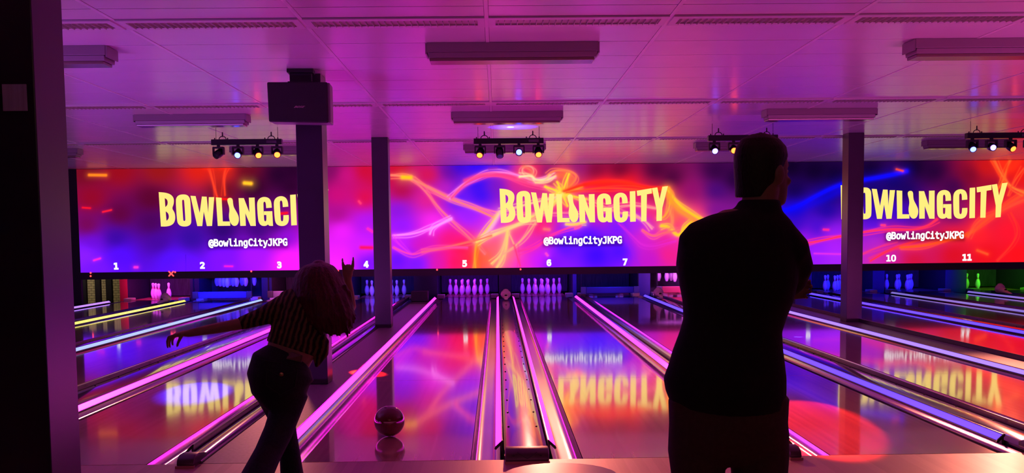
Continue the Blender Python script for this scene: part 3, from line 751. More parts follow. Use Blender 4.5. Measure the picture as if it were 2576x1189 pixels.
em.inputs['Strength'].default_value = 1.0
nt.links.new(ca.outputs[0], em.inputs[0]); nt.links.new(em.outputs[0], out.inputs[0])
me.materials.append(sm)
disp = bpy.data.objects.new('display', me); COL.objects.link(disp); disp.parent = led

# ---- writing on the LED wall
emit_mat('logo_yellow', (1.0, 0.79, 0.19), 1.1); emit_mat('text_white', (1.0, 0.97, 0.98), 1.1)
def curve_fill(name, polys, m, parent, y):
    cu = bpy.data.curves.new(name, 'CURVE'); cu.dimensions = '2D'; cu.fill_mode = 'BOTH'
    for pl in polys:
        s = cu.splines.new('POLY'); s.points.add(len(pl) - 1); s.use_cyclic_u = True
        for p, q in zip(s.points, pl): p.co = (q[0], q[1], 0, 1)
    o = bpy.data.objects.new(name, cu); COL.objects.link(o)
    dg = bpy.context.evaluated_depsgraph_get(); dg.update()
    me = bpy.data.meshes.new_from_object(o.evaluated_get(dg)); bpy.data.objects.remove(o); bpy.data.curves.remove(cu)
    return flat_obj(name, me, m, parent, y)
def flat_obj(name, me, m, parent, y):
    me.transform(Matrix(((1, 0, 0, 0), (0, 0, 1, y), (0, 1, 0, 0), (0, 0, 0, 1))))
    me.materials.clear(); me.materials.append(MATS[m]); me.name = name
    o = bpy.data.objects.new(name, me); COL.objects.link(o); o.parent = parent
    return o
def rounded(pl, it=3):
    """round the blunt corners of an outline, keep the sharp ones"""
    p = [np.array(a, float) for a in pl]
    for _ in range(it):
        out = []
        for i in range(len(p)):
            a, b, c = p[i - 1], p[i], p[(i + 1) % len(p)]
            u, v = a - b, c - b
            ang = math.degrees(math.acos(max(-1, min(1, float(u @ v) / (np.linalg.norm(u) * np.linalg.norm(v) + 1e-9)))))
            if ang > 112: out += [b + u * .25, b + v * .25]
            else: out.append(b)
        p = out
    return p
L1 = {
 'B': [[(113,133),(190,138),(255,158),(290,195),(298,235),(292,285),(270,335),(300,380),(309,430),(305,480),(285,522),(245,548),(190,558),(130,557)], [(185,207),(212,222),(222,255),(215,295),(190,318)], [(193,370),(222,392),(232,430),(225,465),(200,488)]],
 'O': [[(318,240),(330,195),(362,168),(408,160),(455,165),(485,192),(498,235),(505,490),(495,530),(462,553),(415,559),(370,551),(340,525),(328,480)], [(395,245),(400,230),(409,225),(418,230),(423,245),(432,470),(428,485),(418,491),(408,485),(404,470)]],
 'W': [[(500,178),(563,182),(608,392),(640,187),(698,190),(713,392),(724,195),(790,195),(755,550),(692,552),(658,372),(635,552),(575,552)]],
 'L': [[(810,198),(880,203),(888,495),(975,495),(978,548),(825,550)]],
 'I': [[(948,235),(955,212),(980,202),(1005,208),(1016,230),(1018,270),(1025,320),(1060,380),(1083,430),(1086,480),(1075,520),(1055,545),(1020,552),(990,530),(968,480),(963,420),(973,360),(968,310),(955,270)]],
 'N': [[(1087,207),(1152,207),(1215,385),(1213,202),(1283,200),(1290,550),(1225,550),(1165,392),(1168,548),(1100,550)]],
 'G': [[(1310,290),(1318,245),(1342,210),(1385,192),(1430,194),(1468,215),(1487,258),(1490,325),(1422,330),(1419,275),(1412,255),(1402,250),(1392,257),(1388,275),(1392,470),(1397,488),(1407,495),(1417,488),(1421,470),(1421,415),(1393,415),(1393,370),(1495,368),(1500,550),(1452,550),(1440,532),(1412,551),(1365,550),(1332,522),(1318,470)]],
 'C': [[(1515,290),(1520,238),(1547,200),(1590,182),(1636,185),(1672,210),(1690,258),(1692,312),(1625,318),(1622,262),(1616,242),(1605,235),(1594,243),(1589,262),(1596,470),(1601,488),(1611,495),(1622,488),(1627,472),(1630,418),(1695,415),(1697,470),(1682,520),(1647,547),(1600,553),(1557,541),(1531,510),(1522,460)]]}
LOGO = []
for k, polys in L1.items():
    for pl in polys:
        q = [(127 + (a - 113) * 0.971, 115 + (b - 133) * 0.965) for a, b in pl]
        LOGO.append(rounded(q) if k in 'BOIGC' else [np.array(a) for a in q])
for pl in ([(1685,148),(1752,143),(1757,508),(1690,512)], [(1768,140),(1947,110),(1950,172),(1890,182),(1885,505),(1822,507),(1820,195),(1775,202)], [(1950,110),(2015,100),(2042,240),(2075,92),(2142,84),(2075,345),(2068,498),(2005,503),(2005,360)]):
    LOGO.append([np.array(a, float) for a in pl])
LOGOW = [[P(1230 + a[0] / 4.756, 450 + a[1] / 4.756, YS) for a in pl] for pl in LOGO]
for dx in (-7.42, 0.0, 7.49):
    curve_fill('logo', [[(p.x + dx - LO.x, p.z - LO.z) for p in pl] for pl in LOGOW], 'logo_yellow', led, 0.004)
FONT = None
try:
    FONT = bpy.data.fonts.load(os.path.join(bpy.utils.system_resource('DATAFILES', path='fonts'), 'DejaVuSansMono.woff2'))
except Exception:
    FONT = None
def text_obj(name, s, centre, width, height, m, parent, origin, yoff, bold=0.02, shear=0.0):
    cu = bpy.data.curves.new(name, 'FONT'); cu.body = s; cu.offset = bold; cu.shear = shear
    if FONT: cu.font = FONT
    o = bpy.data.objects.new(name, cu); COL.objects.link(o)
    dg = bpy.context.evaluated_depsgraph_get(); dg.update()
    me = bpy.data.meshes.new_from_object(o.evaluated_get(dg)); bpy.data.objects.remove(o); bpy.data.curves.remove(cu)
    a = np.array([v.co[:2] for v in me.vertices]); lo, hi = a.min(0), a.max(0)
    fx = width / (hi[0] - lo[0]); fz = height / (hi[1] - lo[1])
    me.transform(Matrix.Translation((centre.x - origin.x, centre.z - origin.z, 0)) @ Matrix.Diagonal((fx, fz, 1, 1)) @ Matrix.Translation((-(lo[0] + hi[0]) / 2, -(lo[1] + hi[1]) / 2, 0)))
    return flat_obj(name, me, m, parent, yoff)
M = YS / 2615.0
for px, py in ((623.5, 611.5), (1466, 606), (2327, 593.5)):
    text_obj('handle_text', '@BowlingCityJKPG', P(px, py, YS), 198 * M, 25 * M, 'text_white', led, LO, 0.003, 0.034)
for s, px, py, w in (('1', 292, 669, 11.5), ('2', 509, 667, 12), ('3', 703, 666, 12), ('4', 921, 664.5, 13), ('5', 1169, 662.5, 12), ('6', 1381, 660.5, 12), ('7', 1572.5, 658.5, 12), ('8', 1760, 657, 12), ('9', 2035, 651, 12), ('10', 2242, 649, 25), ('11', 2433, 647, 24), ('12', 2650, 644, 25)):
    text_obj('lane_number', s.replace('0', 'O'), P(px, py, YS), w * M, 17.5 * M, 'text_white', led, LO, 0.003, 0.03 if '0' in s else 0.05)
# red indicator lamps on the fascia
emit_mat('red_glow', (1.0, 0.05, 0.05), 3.0)
for n, (px, py, w) in enumerate(((228, 686, 'upper one of two at far left'), (228, 694, 'lower one of two at far left'), (440.5, 684, 'beside the red cross'), (632, 682, 'left of the number 3'), (850.5, 680.5, "beside the woman's raised hand"), (1099.5, 678, 'left of the pins under the number 5'), (1309.5, 677, 'between the numbers 5 and 6'))):
    p = P(px, py, YS - 0.03)
    tag(MB().ell((p.x, YS - 0.031, p.z), (0.02, 0.0105, 0.02), n=12).build('indicator_lamp', 'red_glow', smooth=True), 'tiny round red lamp on the black fascia, %s' % w, 'indicator light', 'red indicator lamps')
p = P(430.5, 688, YS - 0.03); xs_ = thing('cross_sign', (p.x, YS - 0.0305, p.z), 'small lit red cross sign on the fascia above pit 1', 'sign')
for s in (-1, 1):
    MB().path([(-0.05 * s, 0, -0.05), (0.05 * s, 0, 0.05)], [0.014, 0.014], [0.009, 0.009], n=10).build('bar', 'red_glow', xs_, smooth=True)

# ------------------------------------------------------------------ columns and speaker
def column(x0, x1, y0, y1, label):
    r = thing('column', ((x0 + x1) / 2, (y0 + y1) / 2, 0.0), label, 'column', 'square columns')
    a, b = (x1 - x0) / 2, (y1 - y0) / 2
    MB().box(-a, a, -b, b, 0.001, CEIL - 0.001).build('shaft', 'column', r, bevel=0.006)
    return r
q1, q2 = P(751, 600, 10.0), P(816, 600, 10.0)
column(q1.x, q2.x, 10.0, 10.3, 'dark square column carrying the loudspeaker, behind the woman')
q1, q2 = P(939, 600, 16.3), P(980, 600, 16.3)
column(q1.x, q2.x, 16.3, 16.58, 'slim dark square column left of the number 5')
q1, q2 = P(2132, 600, 16.3), P(2171, 600, 16.3)
column(q1.x, q2.x, 16.3, 16.6, 'dark square column covering the right-hand logo, beyond the man')
q2 = P(104, 600, 4.8)
nc = column(q2.x - 0.5, q2.x, 4.8, 5.14, 'wide dark column at the left edge, nearest the camera')
pl = thing('wall_plate', (P(36, 245, 4.79).x, 4.795, P(36, 245, 4.79).z), 'grey brushed metal plate on the near left column', 'plate')
MB().box(-0.055, 0.055, -0.004, 0.004, -0.06, 0.06).build('sheet', 'plate', pl, bevel=0.002)
MB().box(-0.075, -0.058, -0.02, 0.004, -0.045, 0.02).build('knob', 'black', pl, bevel=0.003)

sp = thing('loudspeaker', P(758, 262, 9.74), 'black loudspeaker hung from the ceiling at the top of a column', 'loudspeaker')
cab = MB()
sw, sh = 0.277, 0.182
cab.prism([(-sw, -sh * 0.93), (-sw * 1.03, sh), (sw, sh), (sw, -sh)], -0.1, 0.14)
cab.build('cabinet', 'speaker_side', sp, bevel=0.012)
MB().prism([(-sw - 0.004, -sh * 0.95), (-sw * 1.03 - 0.004, sh + 0.003), (sw - 0.02, sh + 0.003), (sw - 0.02, -sh - 0.003)], -0.125, -0.101).build('grille', 'speaker', sp, bevel=0.012)
bc = P(751, 268, 9.6) - sp.location
text_obj('badge', 'BOSE', Vector((bc.x, 0, bc.z)), 0.105, 0.019, 'badge', sp, Vector((0, 0, 0)), -0.1262, 0.02, 0.6)
sp.rotation_euler = (0, 0, R(3))
zt = CEIL - sp.location.z
MB().box(-0.12, 0.12, -0.05, 0.11, zt - 0.035, zt - 0.001).build('ceiling_plate', 'black', sp, bevel=0.004)
br = MB().box(-0.1, 0.1, -0.01, 0.05, sh + 0.02, zt - 0.035).box(-0.115, 0.115, -0.04, 0.09, sh + 0.001, sh + 0.022)
br.build('bracket', 'black', sp, bevel=0.004)

# ------------------------------------------------------------------ moving-head light bars
emit_mat('lens_red', (1.0, 0.05, 0.006), 16.0); emit_mat('lens_blue', (0.05, 0.07, 1.0), 14.0); emit_mat('lens_violet', (0.12, 0.08, 1.0), 12.0)
emit_mat('lens_dim', (0.05, 0.03, 0.4), 0.25)
mat('lens_off', (0.02, 0.02, 0.03), 0.1)
def bar_proto():
    r = thing('light_bar', (0, 0, 0), None, None)
    MB().box(-0.49, 0.49, -0.05, 0.05, -0.04, 0.04).build('beam', 'black_gloss', r, bevel=0.005)
    MB().box(0.28, 0.42, -0.0515, -0.0502, -0.02, 0.018).build('sticker', 'rail', r)
    for s in (-1, 1):
        m = MB()
        for k in range(9):
            pass
        arc = [(s * 0.34 + 0.05 * math.cos(math.pi * k / 8), 0, 0.04 + 0.045 * math.sin(math.pi * k / 8)) for k in range(9)]
        m.path(arc, [0.006] * 9, n=8)
        m.path([(s * 0.34, 0, 0.085), (s * 0.34, 0, 0.135)], [0.01, 0.008], n=8)
        m.build('clamp', 'black', r)
        MB().path([(s * 0.43, 0, 0.04), (s * 0.43, 0, CEIL - 2.765)], [0.003, 0.003], n=6, caps=False).build('safety_wire', 'black', r)
        for dx in (0.44, 0.26):
            MB().lathe([(0.008, 0.04), (0.008, 0.062)], 8, (s * dx - 0.01, 0, 0)).build('knob', 'black', r)
    for k in range(4):
        x = -0.40 + k * 0.272
        h = MB().box(x - 0.02, x + 0.02, -0.02, 0.02, -0.065, -0.038)
        h.box(x - 0.075, x + 0.075, -0.04, 0.04, -0.085, -0.06)
        h.box(x - 0.08, x - 0.062, -0.035, 0.035, -0.17, -0.07).box(x + 0.062, x + 0.08, -0.035, 0.035, -0.17, -0.07)
        h = h.build('yoke', 'black', r, bevel=0.005)
    return r
BAR = bar_proto()
def head(bar, k, aim, lens):
    """lamp head of a bar turned towards the point aim"""
    c = Vector((-0.40 + k * 0.272, 0, -0.155))
    d = (Vector(aim) - (bar.location + c)).normalized()
    q = d.to_track_quat('Z', 'Y').to_matrix().to_4x4()
    T = Matrix.Translation(c) @ q
    h = MB().lathe([(0.02, -0.08), (0.045, -0.075), (0.056, -0.04), (0.058, 0.02), (0.050, 0.072), (0.044, 0.074)], 20).xform(T).build('lamp_head', 'black_gloss', bar, smooth=2)
    MB().lathe([(0.040, 0.074), (0.036, 0.079), (0.018, 0.084), (0.004, 0.085)], 18).xform(T).build('lens', lens, h, smooth=True)
    return bar.location + c + d * 0.1
YBAR = 14.7
bars = []
for n, px in enumerate((621.5, 1279.5, 1868, 2517)):
    o = BAR if n == 0 else copy_tree(BAR)
    p = P(px, {0: 357.5, 1: 355, 2: 347, 3: 341}[n], YBAR)
    o.location = (p.x, YBAR, p.z)
    bars.append(o)
    tag(o, ['black light bar left of the loudspeaker, lamps blue and red', 'black light bar under the ceiling centre, above the middle logo', "black light bar partly behind the man's head", 'black light bar at the right edge under the ceiling'][n], 'stage light', 'light bars with four moving heads')
bpy.context.view_layer.update()
AIM = [
 [((-5.2, 12.0, 1.0), 'lens_off'), ((-3.2, 9.2, 0.0), 'lens_blue'), ((-1.55, 10.4, 0.0), 'lens_red'), ((-2.0, 9.5, 0.3), 'lens_red')],
 [((-0.8, 11, 0.0), 'lens_red'), ((0.2, 13.0, 0.3), 'lens_dim'), ((0.25, 8.0, 2.1), 'lens_blue'), ((0.7, 11.0, 0.0), 'lens_red')],
 [((3.0, 9.5, 0.3), 'lens_violet'), ((2.75, 7.7, 0.0), 'lens_red'), ((4.0, 11, 0.3), 'lens_off'), ((4.2, 11, 0.3), 'lens_off')],
 [((6.0, 11, 0.3), 'lens_blue'), ((6.6, 9.0, 1.2), 'lens_violet'), ((8.0, 11, 0.3), 'lens_red'), ((8.4, 11, 0.3), 'lens_red')]]
HP = {}
for n, bar in enumerate(bars):
    for k, (aim, lens) in enumerate(AIM[n]):
        HP[n, k] = head(bar, k, aim, lens)
RED, BLUE = (1.0, 0.02, 0.01), (0.02, 0.02, 1.0)
spot('head_beam', HP[0, 1], tuple(G(490, 985)), 55000, (0.008, 0.008, 1.0), 7.5, 0.8)
spot('head_beam', HP[0, 2], tuple(G(925, 938)), 26000, RED, 4.0, 0.4)
spot('head_beam', HP[2, 1], tuple(G(2055, 1060)), 20000, RED, 6.5, 0.3)
spot('head_beam', HP[2, 0], tuple(G(2008, 847)), 30000, BLUE, 2.2, 0.5)
spot('head_beam', HP[1, 3], (1.3, 9.0, 0.0), 1900, (1.0, 0.22, 0.14), 37, 1.0, 0.12)
spot('head_beam', HP[0, 3], (-3.2, 9.2, 0.0), 420, (1.0, 0.26, 0.2), 38, 1.0, 0.12)
spot('head_beam', HP[3, 2], (4.5, 9.4, 0.0), 1300, (1.0, 0.26, 0.16), 36, 1.0, 0.12)
# one head throws a blue patch up onto the ceiling
cb = Vector((P(1290, 322, 15.0).x, 15.0, 2.62))
spot('ceiling_beam', cb, (cb.x, 15.0, CEIL), 420, (0.004, 0.004, 1.0), 96, 1.0)
spot('ceiling_beam', cb, (cb.x - 0.03, 15.0, CEIL), 500, (0.35, 0.4, 1.0), 17, 0.5)

# ------------------------------------------------------------------ bowling ball and ball return
bp_ = G(973, 1106)
ball = thing('bowling_ball', (-0.785, 7.32, 0.0), 'dark red bowling ball rolling down the centre lane', 'ball')
MB().ell((0, 0, 0.1095), (0.1085,) * 3, n=48).build('shell', 'ball', ball, smooth=True)
rr = thing('ball_return', (0.25, 3.6, 0.0), 'grey rounded ball return at the bottom edge of the photo', 'ball return')
def stadium(w, y0, y1, n=14):
    return [(w * math.cos(math.pi * k / n), y1 - w + w * math.sin(math.pi * k / n)) for k in range(n + 1)] + [(-w, y0), (w, y0)]
st = stadium(0.24, -0.5, 0.9)
MB().loft([[(a, b, z) for a, b in st] for z in (0.30, 0.40, 0.415)] ).build('tray', 'return_top', rr, smooth=2)
st2 = stadium(0.17, -0.45, 0.8)
MB().loft([[(a, b, z) for a, b in st2] for z in (0.0, 0.298)]).build('base', 'black', rr, smooth=2)

# ------------------------------------------------------------------ people
def head_parts(mb, c, yaw, pitch=0.0, s=1.0, roll=0.0):
    T = Matrix.Translation(c) @ Matrix.Rotation(yaw, 4, 'Z') @ Matrix.Rotation(roll, 4, 'Y') @ Matrix.Rotation(pitch, 4, 'X') @ Matrix.Scale(s, 4)
    h = MB()
    rr_ = [(-.116, .058, .026, .026), (-.104, .052, .046, .048), (-.075, .032, .059, .074), (-.03, .014, .068, .088), (0, .005, .072, .094), (.04, 0, .076, .097), (.075, -.006, .068, .088), (.1, -.01, .05, .062), (.116, -.012, .022, .03)]
    h.loft([[(rx * math.cos(2 * math.pi * k / 24), cy + ry * math.sin(2 * math.pi * k / 24), z) for k in range(24)] for z, cy, rx, ry in rr_])
    h.path([(0, .092, .018), (0, .106, -.008), (0, .115, -.03)], [.009, .012, .016], n=10)
    h.ell((0, .098, -.064), (.026, .012, .006), n=12).ell((0, .097, -.074), (.022, .012, .007), n=12)
    h.ell((0, .09, -.1), (.024, .016, .016), n=12)
    for q in (-1, 1):
        h.ell((.077 * q, -.006, -.012), (.010, .026, .034), n=12)
        h.path([(.016 * q, .094, .026), (.046 * q, .082, .026)], [.007, .006], n=8)
        h.ell((.04 * q, .07, -.03), (.024, .022, .018), n=12)
    h.xform(T); mb.add(h.v, h.f)
    return T
def eyes(T, parent):
    for q in (-1, 1):
        MB().ell((.031 * q, .084, .004), (.012, .0105, .009), n=12).xform(T).build('eye', 'eye', parent, smooth=True)
def finger(mb, base, dirs, lens, r):
    p = [Vector(base)]
    for d, l in zip(dirs, lens): p.append(p[-1] + Vector(d).normalized() * l)
    mb.path(p, [r * (1 - .1 * i) for i in range(len(p))], n=10)
def rows(data, Y, side=(1, 0, 0), grow=1.0, dy=0.0):
    """rings from photo rows (y, left x, right x, half depth)"""
    pts, rx, ry = [], [], []
    for r_ in data:
        yv = r_[4] if len(r_) > 4 else Y
        c = P((r_[1] + r_[2]) / 2, r_[0], yv + dy); pts.append(c); rx.append((r_[2] - r_[1]) / 2 * yv / 2615 * grow); ry.append(r_[3] * grow)
    return pts, rx, ry
def px_path(mb, data, n=20, grow=1.0, side=(1, 0, 0), caps=True, flat=1.0):
    """tube from (px, py, Y, radius in px)"""
    pts = [P(a, b, c) for a, b, c, d in data]; r_ = [d * c / 2615 * grow for a, b, c, d in data]
    mb.path(pts, r_, [q * flat for q in r_], side=side, n=n, caps=caps); return pts

# ---- the standing man, seen from behind with folded arms
MY = 3.5
man = thing('person', (P(1835, 900, MY).x, MY, 0.0), 'person standing with folded arms, back turned, dark shirt and brown trousers', 'person')
TO = Matrix.Translation(-man.location)
SH = [(514, 1868, 1950, .055), (526, 1838, 1962, .072), (540, 1785, 1975, .09), (556, 1746, 1990, .108), (580, 1722, 2000, .122), (620, 1708, 2006, .137), (669, 1703, 2008, .142), (713, 1708, 2006, .142), (756, 1716, 1996, .137), (800, 1718, 1978, .132), (835, 1708, 1967, .132), (879, 1691, 1970, .137), (915, 1680, 1975, .14), (950, 1667, 1979, .145), (980, 1672, 1979, .146), (1010, 1684, 1978, .142), (1030, 1700, 1975, .136)]
torso = SH
pts, rx, ry = rows(torso, MY)
body = MB(); shirt = MB(); trou = MB(); shoes = []
shirt.path(pts, rx, ry, n=36, caps=0.25, flat=True)
# right arm: shoulder, raised elbow, forearm across the chest; left arm tucked
RA = [(1950, 612, 3.5, 66), (1984, 640, 3.51, 58), (2000, 672, 3.54, 46), (1990, 708, 3.58, 38)]
RF = [(1990, 706, 3.58, 38), (1950, 722, 3.68, 34), (1880, 712, 3.72, 28), (1820, 700, 3.72, 24)]
LA = [(1762, 610, 3.5, 56), (1742, 670, 3.53, 42), (1752, 742, 3.58, 36)]
LF = [(1752, 742, 3.58, 36), (1800, 748, 3.68, 32), (1870, 738, 3.745, 27), (1925, 728, 3.745, 23)]
for q in (RA, RF, LA, LF):
    px_path(shirt, q, side=(0, 1, 0)); px_path(body, q, grow=.82, side=(0, 1, 0))
bp_pts, brx, bry = rows(torso[2:], MY, grow=.9)
body.path(bp_pts, brx, bry, n=28, caps=0.3, flat=True)
# collar
cp, crx, cry = rows([(506, 1858, 1962, .068), (518, 1852, 1964, .074), (530, 1846, 1966, .08)], MY)
shirt.path(cp, crx, cry, n=28, caps=0.2, flat=True)
HC = P(1923, 432, MY); HC.y = MY + 0.03
TH = head_parts(body, HC, R(-52), 0.0, 1.0)
body.path([HC + Vector((-.005, -.03, -.05)), P(1913, 495, MY), P(1906, 535, MY)], [.055, .058, .064], n=20)
# hands: palm and five curled fingers each
for (wx, wy, wY, dx) in ((1815, 699, 3.72, -1), (1930, 727, 3.745, 1)):
    w0 = P(wx, wy, wY); u = Vector((dx, 0.0, -.06 * dx * 0)); 
    body.path([w0, w0 + Vector((dx * .05, .005, 0)), w0 + Vector((dx * .09, .0, .0))], [.022, .016, .014], [.028, .042, .040], side=(0, 1, 0), n=16)
    for k in range(4):
        b = w0 + Vector((dx * .092, 0, .030 - .02 * k)); L_ = (.038, .042, .040, .032)[k]
        finger(body, b, [(dx, -.15, 0), (dx * .7, -.9, 0), (dx * -.1, -1, 0)], [L_, L_ * .65, L_ * .5], .0088)
    finger(body, w0 + Vector((dx * .03, -.004, .034)), [(dx * .8, -.2, .7), (dx, -.3, .3), (dx, -.4, 0)], [.03, .03, .024], .0105)
# legs
RL = [(1915, 1000, 3.5, 70), (1916, 1060, 3.5, 66), (1912, 1130, 3.5, 74), (1910, 1189, 3.5, 72), (1906, 1320, 3.5, 60), (1904, 1480, 3.5, 50), (1902, 1600, 3.5, 48)]
LL = [(1752, 1000, 3.5, 72), (1752, 1060, 3.5, 70), (1752, 1130, 3.5, 73), (1756, 1189, 3.5, 69), (1760, 1320, 3.5, 58), (1762, 1480, 3.5, 50), (1764, 1600, 3.5, 48)]
hips, hrx, hry = rows([(985, 1690, 1976, .13), (1040, 1684, 1981, .135), (1100, 1680, 1988, .135), (1140, 1690, 1980, .11)], MY)
trou.path(hips, hrx, hry, n=32, caps=0.4, flat=True); body.path(hips, [a * .88 for a in hrx], [a * .88 for a in hry], n=28, caps=0.4)
for leg in (RL, LL):
    px_path(trou, leg, n=24, caps=0.15); px_path(body, leg, n=20, grow=.8)
    an = P(leg[-1][0], leg[-1][1], leg[-1][2]); an.z = 0.07
    body.path([P(*leg[-1][:3]), an], [.045, .038], n=16)
    sh_ = MB().path([(an.x, an.y - .07, .045), (an.x, an.y + .0, .055), (an.x, an.y + .1, .042), (an.x, an.y + .17, .032)], [.036, .042, .046, .034], [.042, .05, .038, .028], side=(1, 0, 0), n=18)
    shoes.append(sh_)
body.xform(TO).build('body', 'skin_man', man, remesh=.0055, soft=4, smooth=True)
eyes(TO @ TH, man)
shirt.xform(TO).build('shirt', 'shirt_man', man, remesh=.007, soft=5, smooth=True)
trou.xform(TO).build('trousers', 'trousers', man, remesh=.008, soft=3, smooth=True)
for s_ in shoes: s_.xform(TO).build('shoe', 'shoe', man, remesh=.006, soft=3, smooth=True)
hm = MB()
hc = [(-.085, -.075, .052, .022), (-.055, -.045, .066, .056), (-.02, -.028, .074, .078), (.02, -.016, .0795, .094), (.055, -.008, .0815, .103), (.085, -.006, .075, .096), (.110, -.01, .058, .074), (.127, -.012, .028, .036)]
hm.loft([[(rx * math.cos(2 * math.pi * k / 28), cy + ry * math.sin(2 * math.pi * k / 28), z) for k in range(28)] for z, cy, rx, ry in hc])
rnd = random.Random(3)
for k in range(46):
    a = rnd.uniform(0, 2 * math.pi); q = rnd.uniform(0, .055)
    b = Vector((q * math.cos(a), q * math.sin(a) - .012, .118 - q * .35))
    hm.path([b, b + Vector((rnd.uniform(-.012, .012), rnd.uniform(-.012, .012), .014))], [.006, .003], n=6)
hm.xform(TO @ TH).build('hair', 'hair_dark', man, remesh=.0045, soft=1, smooth=True)

# ---- the woman bowling, bent forward, one arm out, the other hand raised
WY = 5.0
wom = thing('person', (P(715, 900, WY).x, WY, 0.0), 'person with long red hair leaning forward after bowling, striped top and dark jeans', 'person')
TO = Matrix.Translation(-wom.location)
body = MB(); top = MB(); jeans = MB()
tilt = Vector((1, 0, -.30)).normalized()
def wpath(mb, data, grow=1.0, side=tilt, caps=0.25, n=32, flat=None):
    pts = [P(a, b, c) for a, b, c, d, e in data]
    mb.path(pts, [d * c / 2615 * grow for a, b, c, d, e in data], [e * grow for *_, e in data], side=side, n=n, caps=caps)
TORSO = [(734, 876, 5.0, 66, .098), (743, 850, 5.01, 66, .102), (755, 815, 5.03, 69, .108), (766, 785, 5.05, 76, .108), (774, 762, 5.08, 72, .095), (785, 742, 5.1, 44, .07)]
wpath(top, TORSO)
wpath(body, [(722, 905, 5.0, 62, .09)] + TORSO, grow=.93)
# ragged hem on the right
top.path([P(800, 862, 5.0), P(806, 890, 5.0), P(797, 918, 5.0)], [.055, .04, .012], [.05, .03, .012], n=16)
LS = [(712, 775, 5.04, 34), (660, 795, 5.0, 23), (604, 814, 4.96, 16.5)]
px_path(top, LS, side=(0, 1, 0), caps=0.4); 
LAe = [(712, 775, 5.04, 28), (660, 795, 5.0, 19), (604, 814, 4.96, 15), (545, 825, 4.9, 13.5), (500, 833, 4.87, 11), (474, 838, 4.86, 9.5)]
px_path(body, LAe, side=(0, 1, 0))
h0 = P(474, 838, 4.86)
body.path([h0, h0 + Vector((-.025, 0, .0)), h0 + Vector((-.055, 0, -.006))], [.024, .036, .036], [.017, .014, .012], side=(0, 1, 0), n=14)
for k in range(4):
    b = h0 + Vector((-.056, -.028 + .018 * k, -.006)); L_ = (.03, .036, .034, .028)[k]
    finger(body, b, [(-.8, 0, -.25 - .1 * k), (-.35, 0, -1), (.1, 0, -1)], [L_, L_ * .7, L_ * .55], .0078)
finger(body, h0 + Vector((-.022, -.03, -.006)), [(-.5, -.2, -1), (-.5, 0, -1), (-.3, 0, -1)], [.02, .02, .015], .0088)
# raised right arm with index and little finger stretched up
RAe = [(845, 780, 5.1, 28), (872, 790, 5.2, 21), (880, 770, 5.25, 16.5), (878, 735, 5.25, 12.5), (874.5, 702, 5.23, 9.6)]
px_path(body, RAe, side=(0, 1, 0))
px_path(top, [(838, 780, 5.1, 34), (868, 792, 5.19, 25)], side=(0, 1, 0), caps=0.5)
h1 = P(874.5, 702, 5.23); px_ = 5.23 / 2615
body.path([h1, h1 + Vector((0, 0, .022)), h1 + Vector((0.001, 0, .05))], [.020, .026, .027], [.014, .013, .012], n=14)
def at_(a, b, Y=5.23): return P(a, b, Y)
body.path([at_(865.5, 680), at_(863.5, 668), at_(861.8, 658)], [.0095, .0085, .006], n=10)
body.path([at_(884.5, 680), at_(887.5, 668), at_(888.5, 655)], [.0098, .0088, .0065], n=10)
for a_ in (872, 878.5):
    finger(body, at_(a_, 680), [(0, .1, 1), (0, 1, .2), (0, .3, -1)], [.022, .024, .02], .0088)
finger(body, at_(866, 692) + Vector((0, .012, 0)), [(.3, .6, .8), (1, .4, .5), (1, .2, .1)], [.022, .022, .018], .0092)
for nm, (a_, b_) in (('n', (861.6, 656.2)), ('m', (888.6, 653))):
    q = at_(a_, b_); MB().path([q, q + Vector((0, 0, .012))], [.0048, .003], [.003, .002], n=8).xform(TO).build('fingernail', 'pin_white', wom, smooth=True)
# head bent forward, hidden by the hair
HCw = P(802, 722, 5.15)
THw = head_parts(body, HCw, R(-12), R(-24), .9, R(8))
body.path([HCw + Vector((-.005, -.03, -.05)), P(786, 752, 5.1)], [.048, .055], n=16)
# hips and legs
HIP = [(727, 900, 5.0, 64, .112), (713, 922, 4.985, 84, .128), (704, 948, 4.98, 83, .135), (706, 975, 4.985, 74, .13), (713, 1003, 5.0, 58, .115), (715, 1020, 5.0, 48, .10)]
wpath(jeans, HIP, side=Vector((1, 0, -.18)).normalized()); wpath(body, HIP, grow=.9)
LGA = [(732, 985, 4.98, 45), (716, 1040, 4.95, 39), (700, 1085, 4.9, 37), (674, 1140, 4.82, 35), (652, 1185, 4.74, 38), (615, 1262, 4.6, 44), (583, 1345, 4.48, 50)]
LGB = [(690, 985, 5.0, 48), (706, 1040, 5.02, 35), (716, 1085, 5.03, 30), (729, 1140, 5.03, 26), (734, 1189, 5.02, 29), (740, 1255, 5.0, 36), (745, 1300, 5.0, 42)]
for q in (LGA, LGB):
    px_path(jeans, q, n=24, caps=0.12); px_path(body, q, n=18, grow=.72)
for (a, b, Y, r_), dirv in ((LGA[-1], Vector((.1, .2, 0))), (LGB[-1], Vector((0, 1, 0)))):
    an = P(a, b, Y); an.z = .06; body.path([P(a, b, Y), an], [.034, .03], n=14)
    d = Vector((dirv.x, abs(dirv.y) + .3, 0)).normalized()
    MB().path([an - d * .05 + Vector((0, 0, -.02)), an + Vector((0, 0, -.012)), an + d * .08 + Vector((0, 0, -.022)), an + d * .14 + Vector((0, 0, -.03))], [.03, .034, .038, .028], [.036, .044, .034, .026], n=16).xform(TO).build('shoe', 'shoe', wom, remesh=.006, soft=3, smooth=True)
body.xform(TO).build('body', 'skin', wom, remesh=.0042, soft=3, smooth=True)
eyes(TO @ THw, wom)
top.xform(TO).build('top', 'ribbed_top', wom, remesh=.006, soft=3, smooth=True)
jn = jeans.xform(TO).build('jeans', 'jeans', wom, remesh=.007, soft=4, smooth=True)
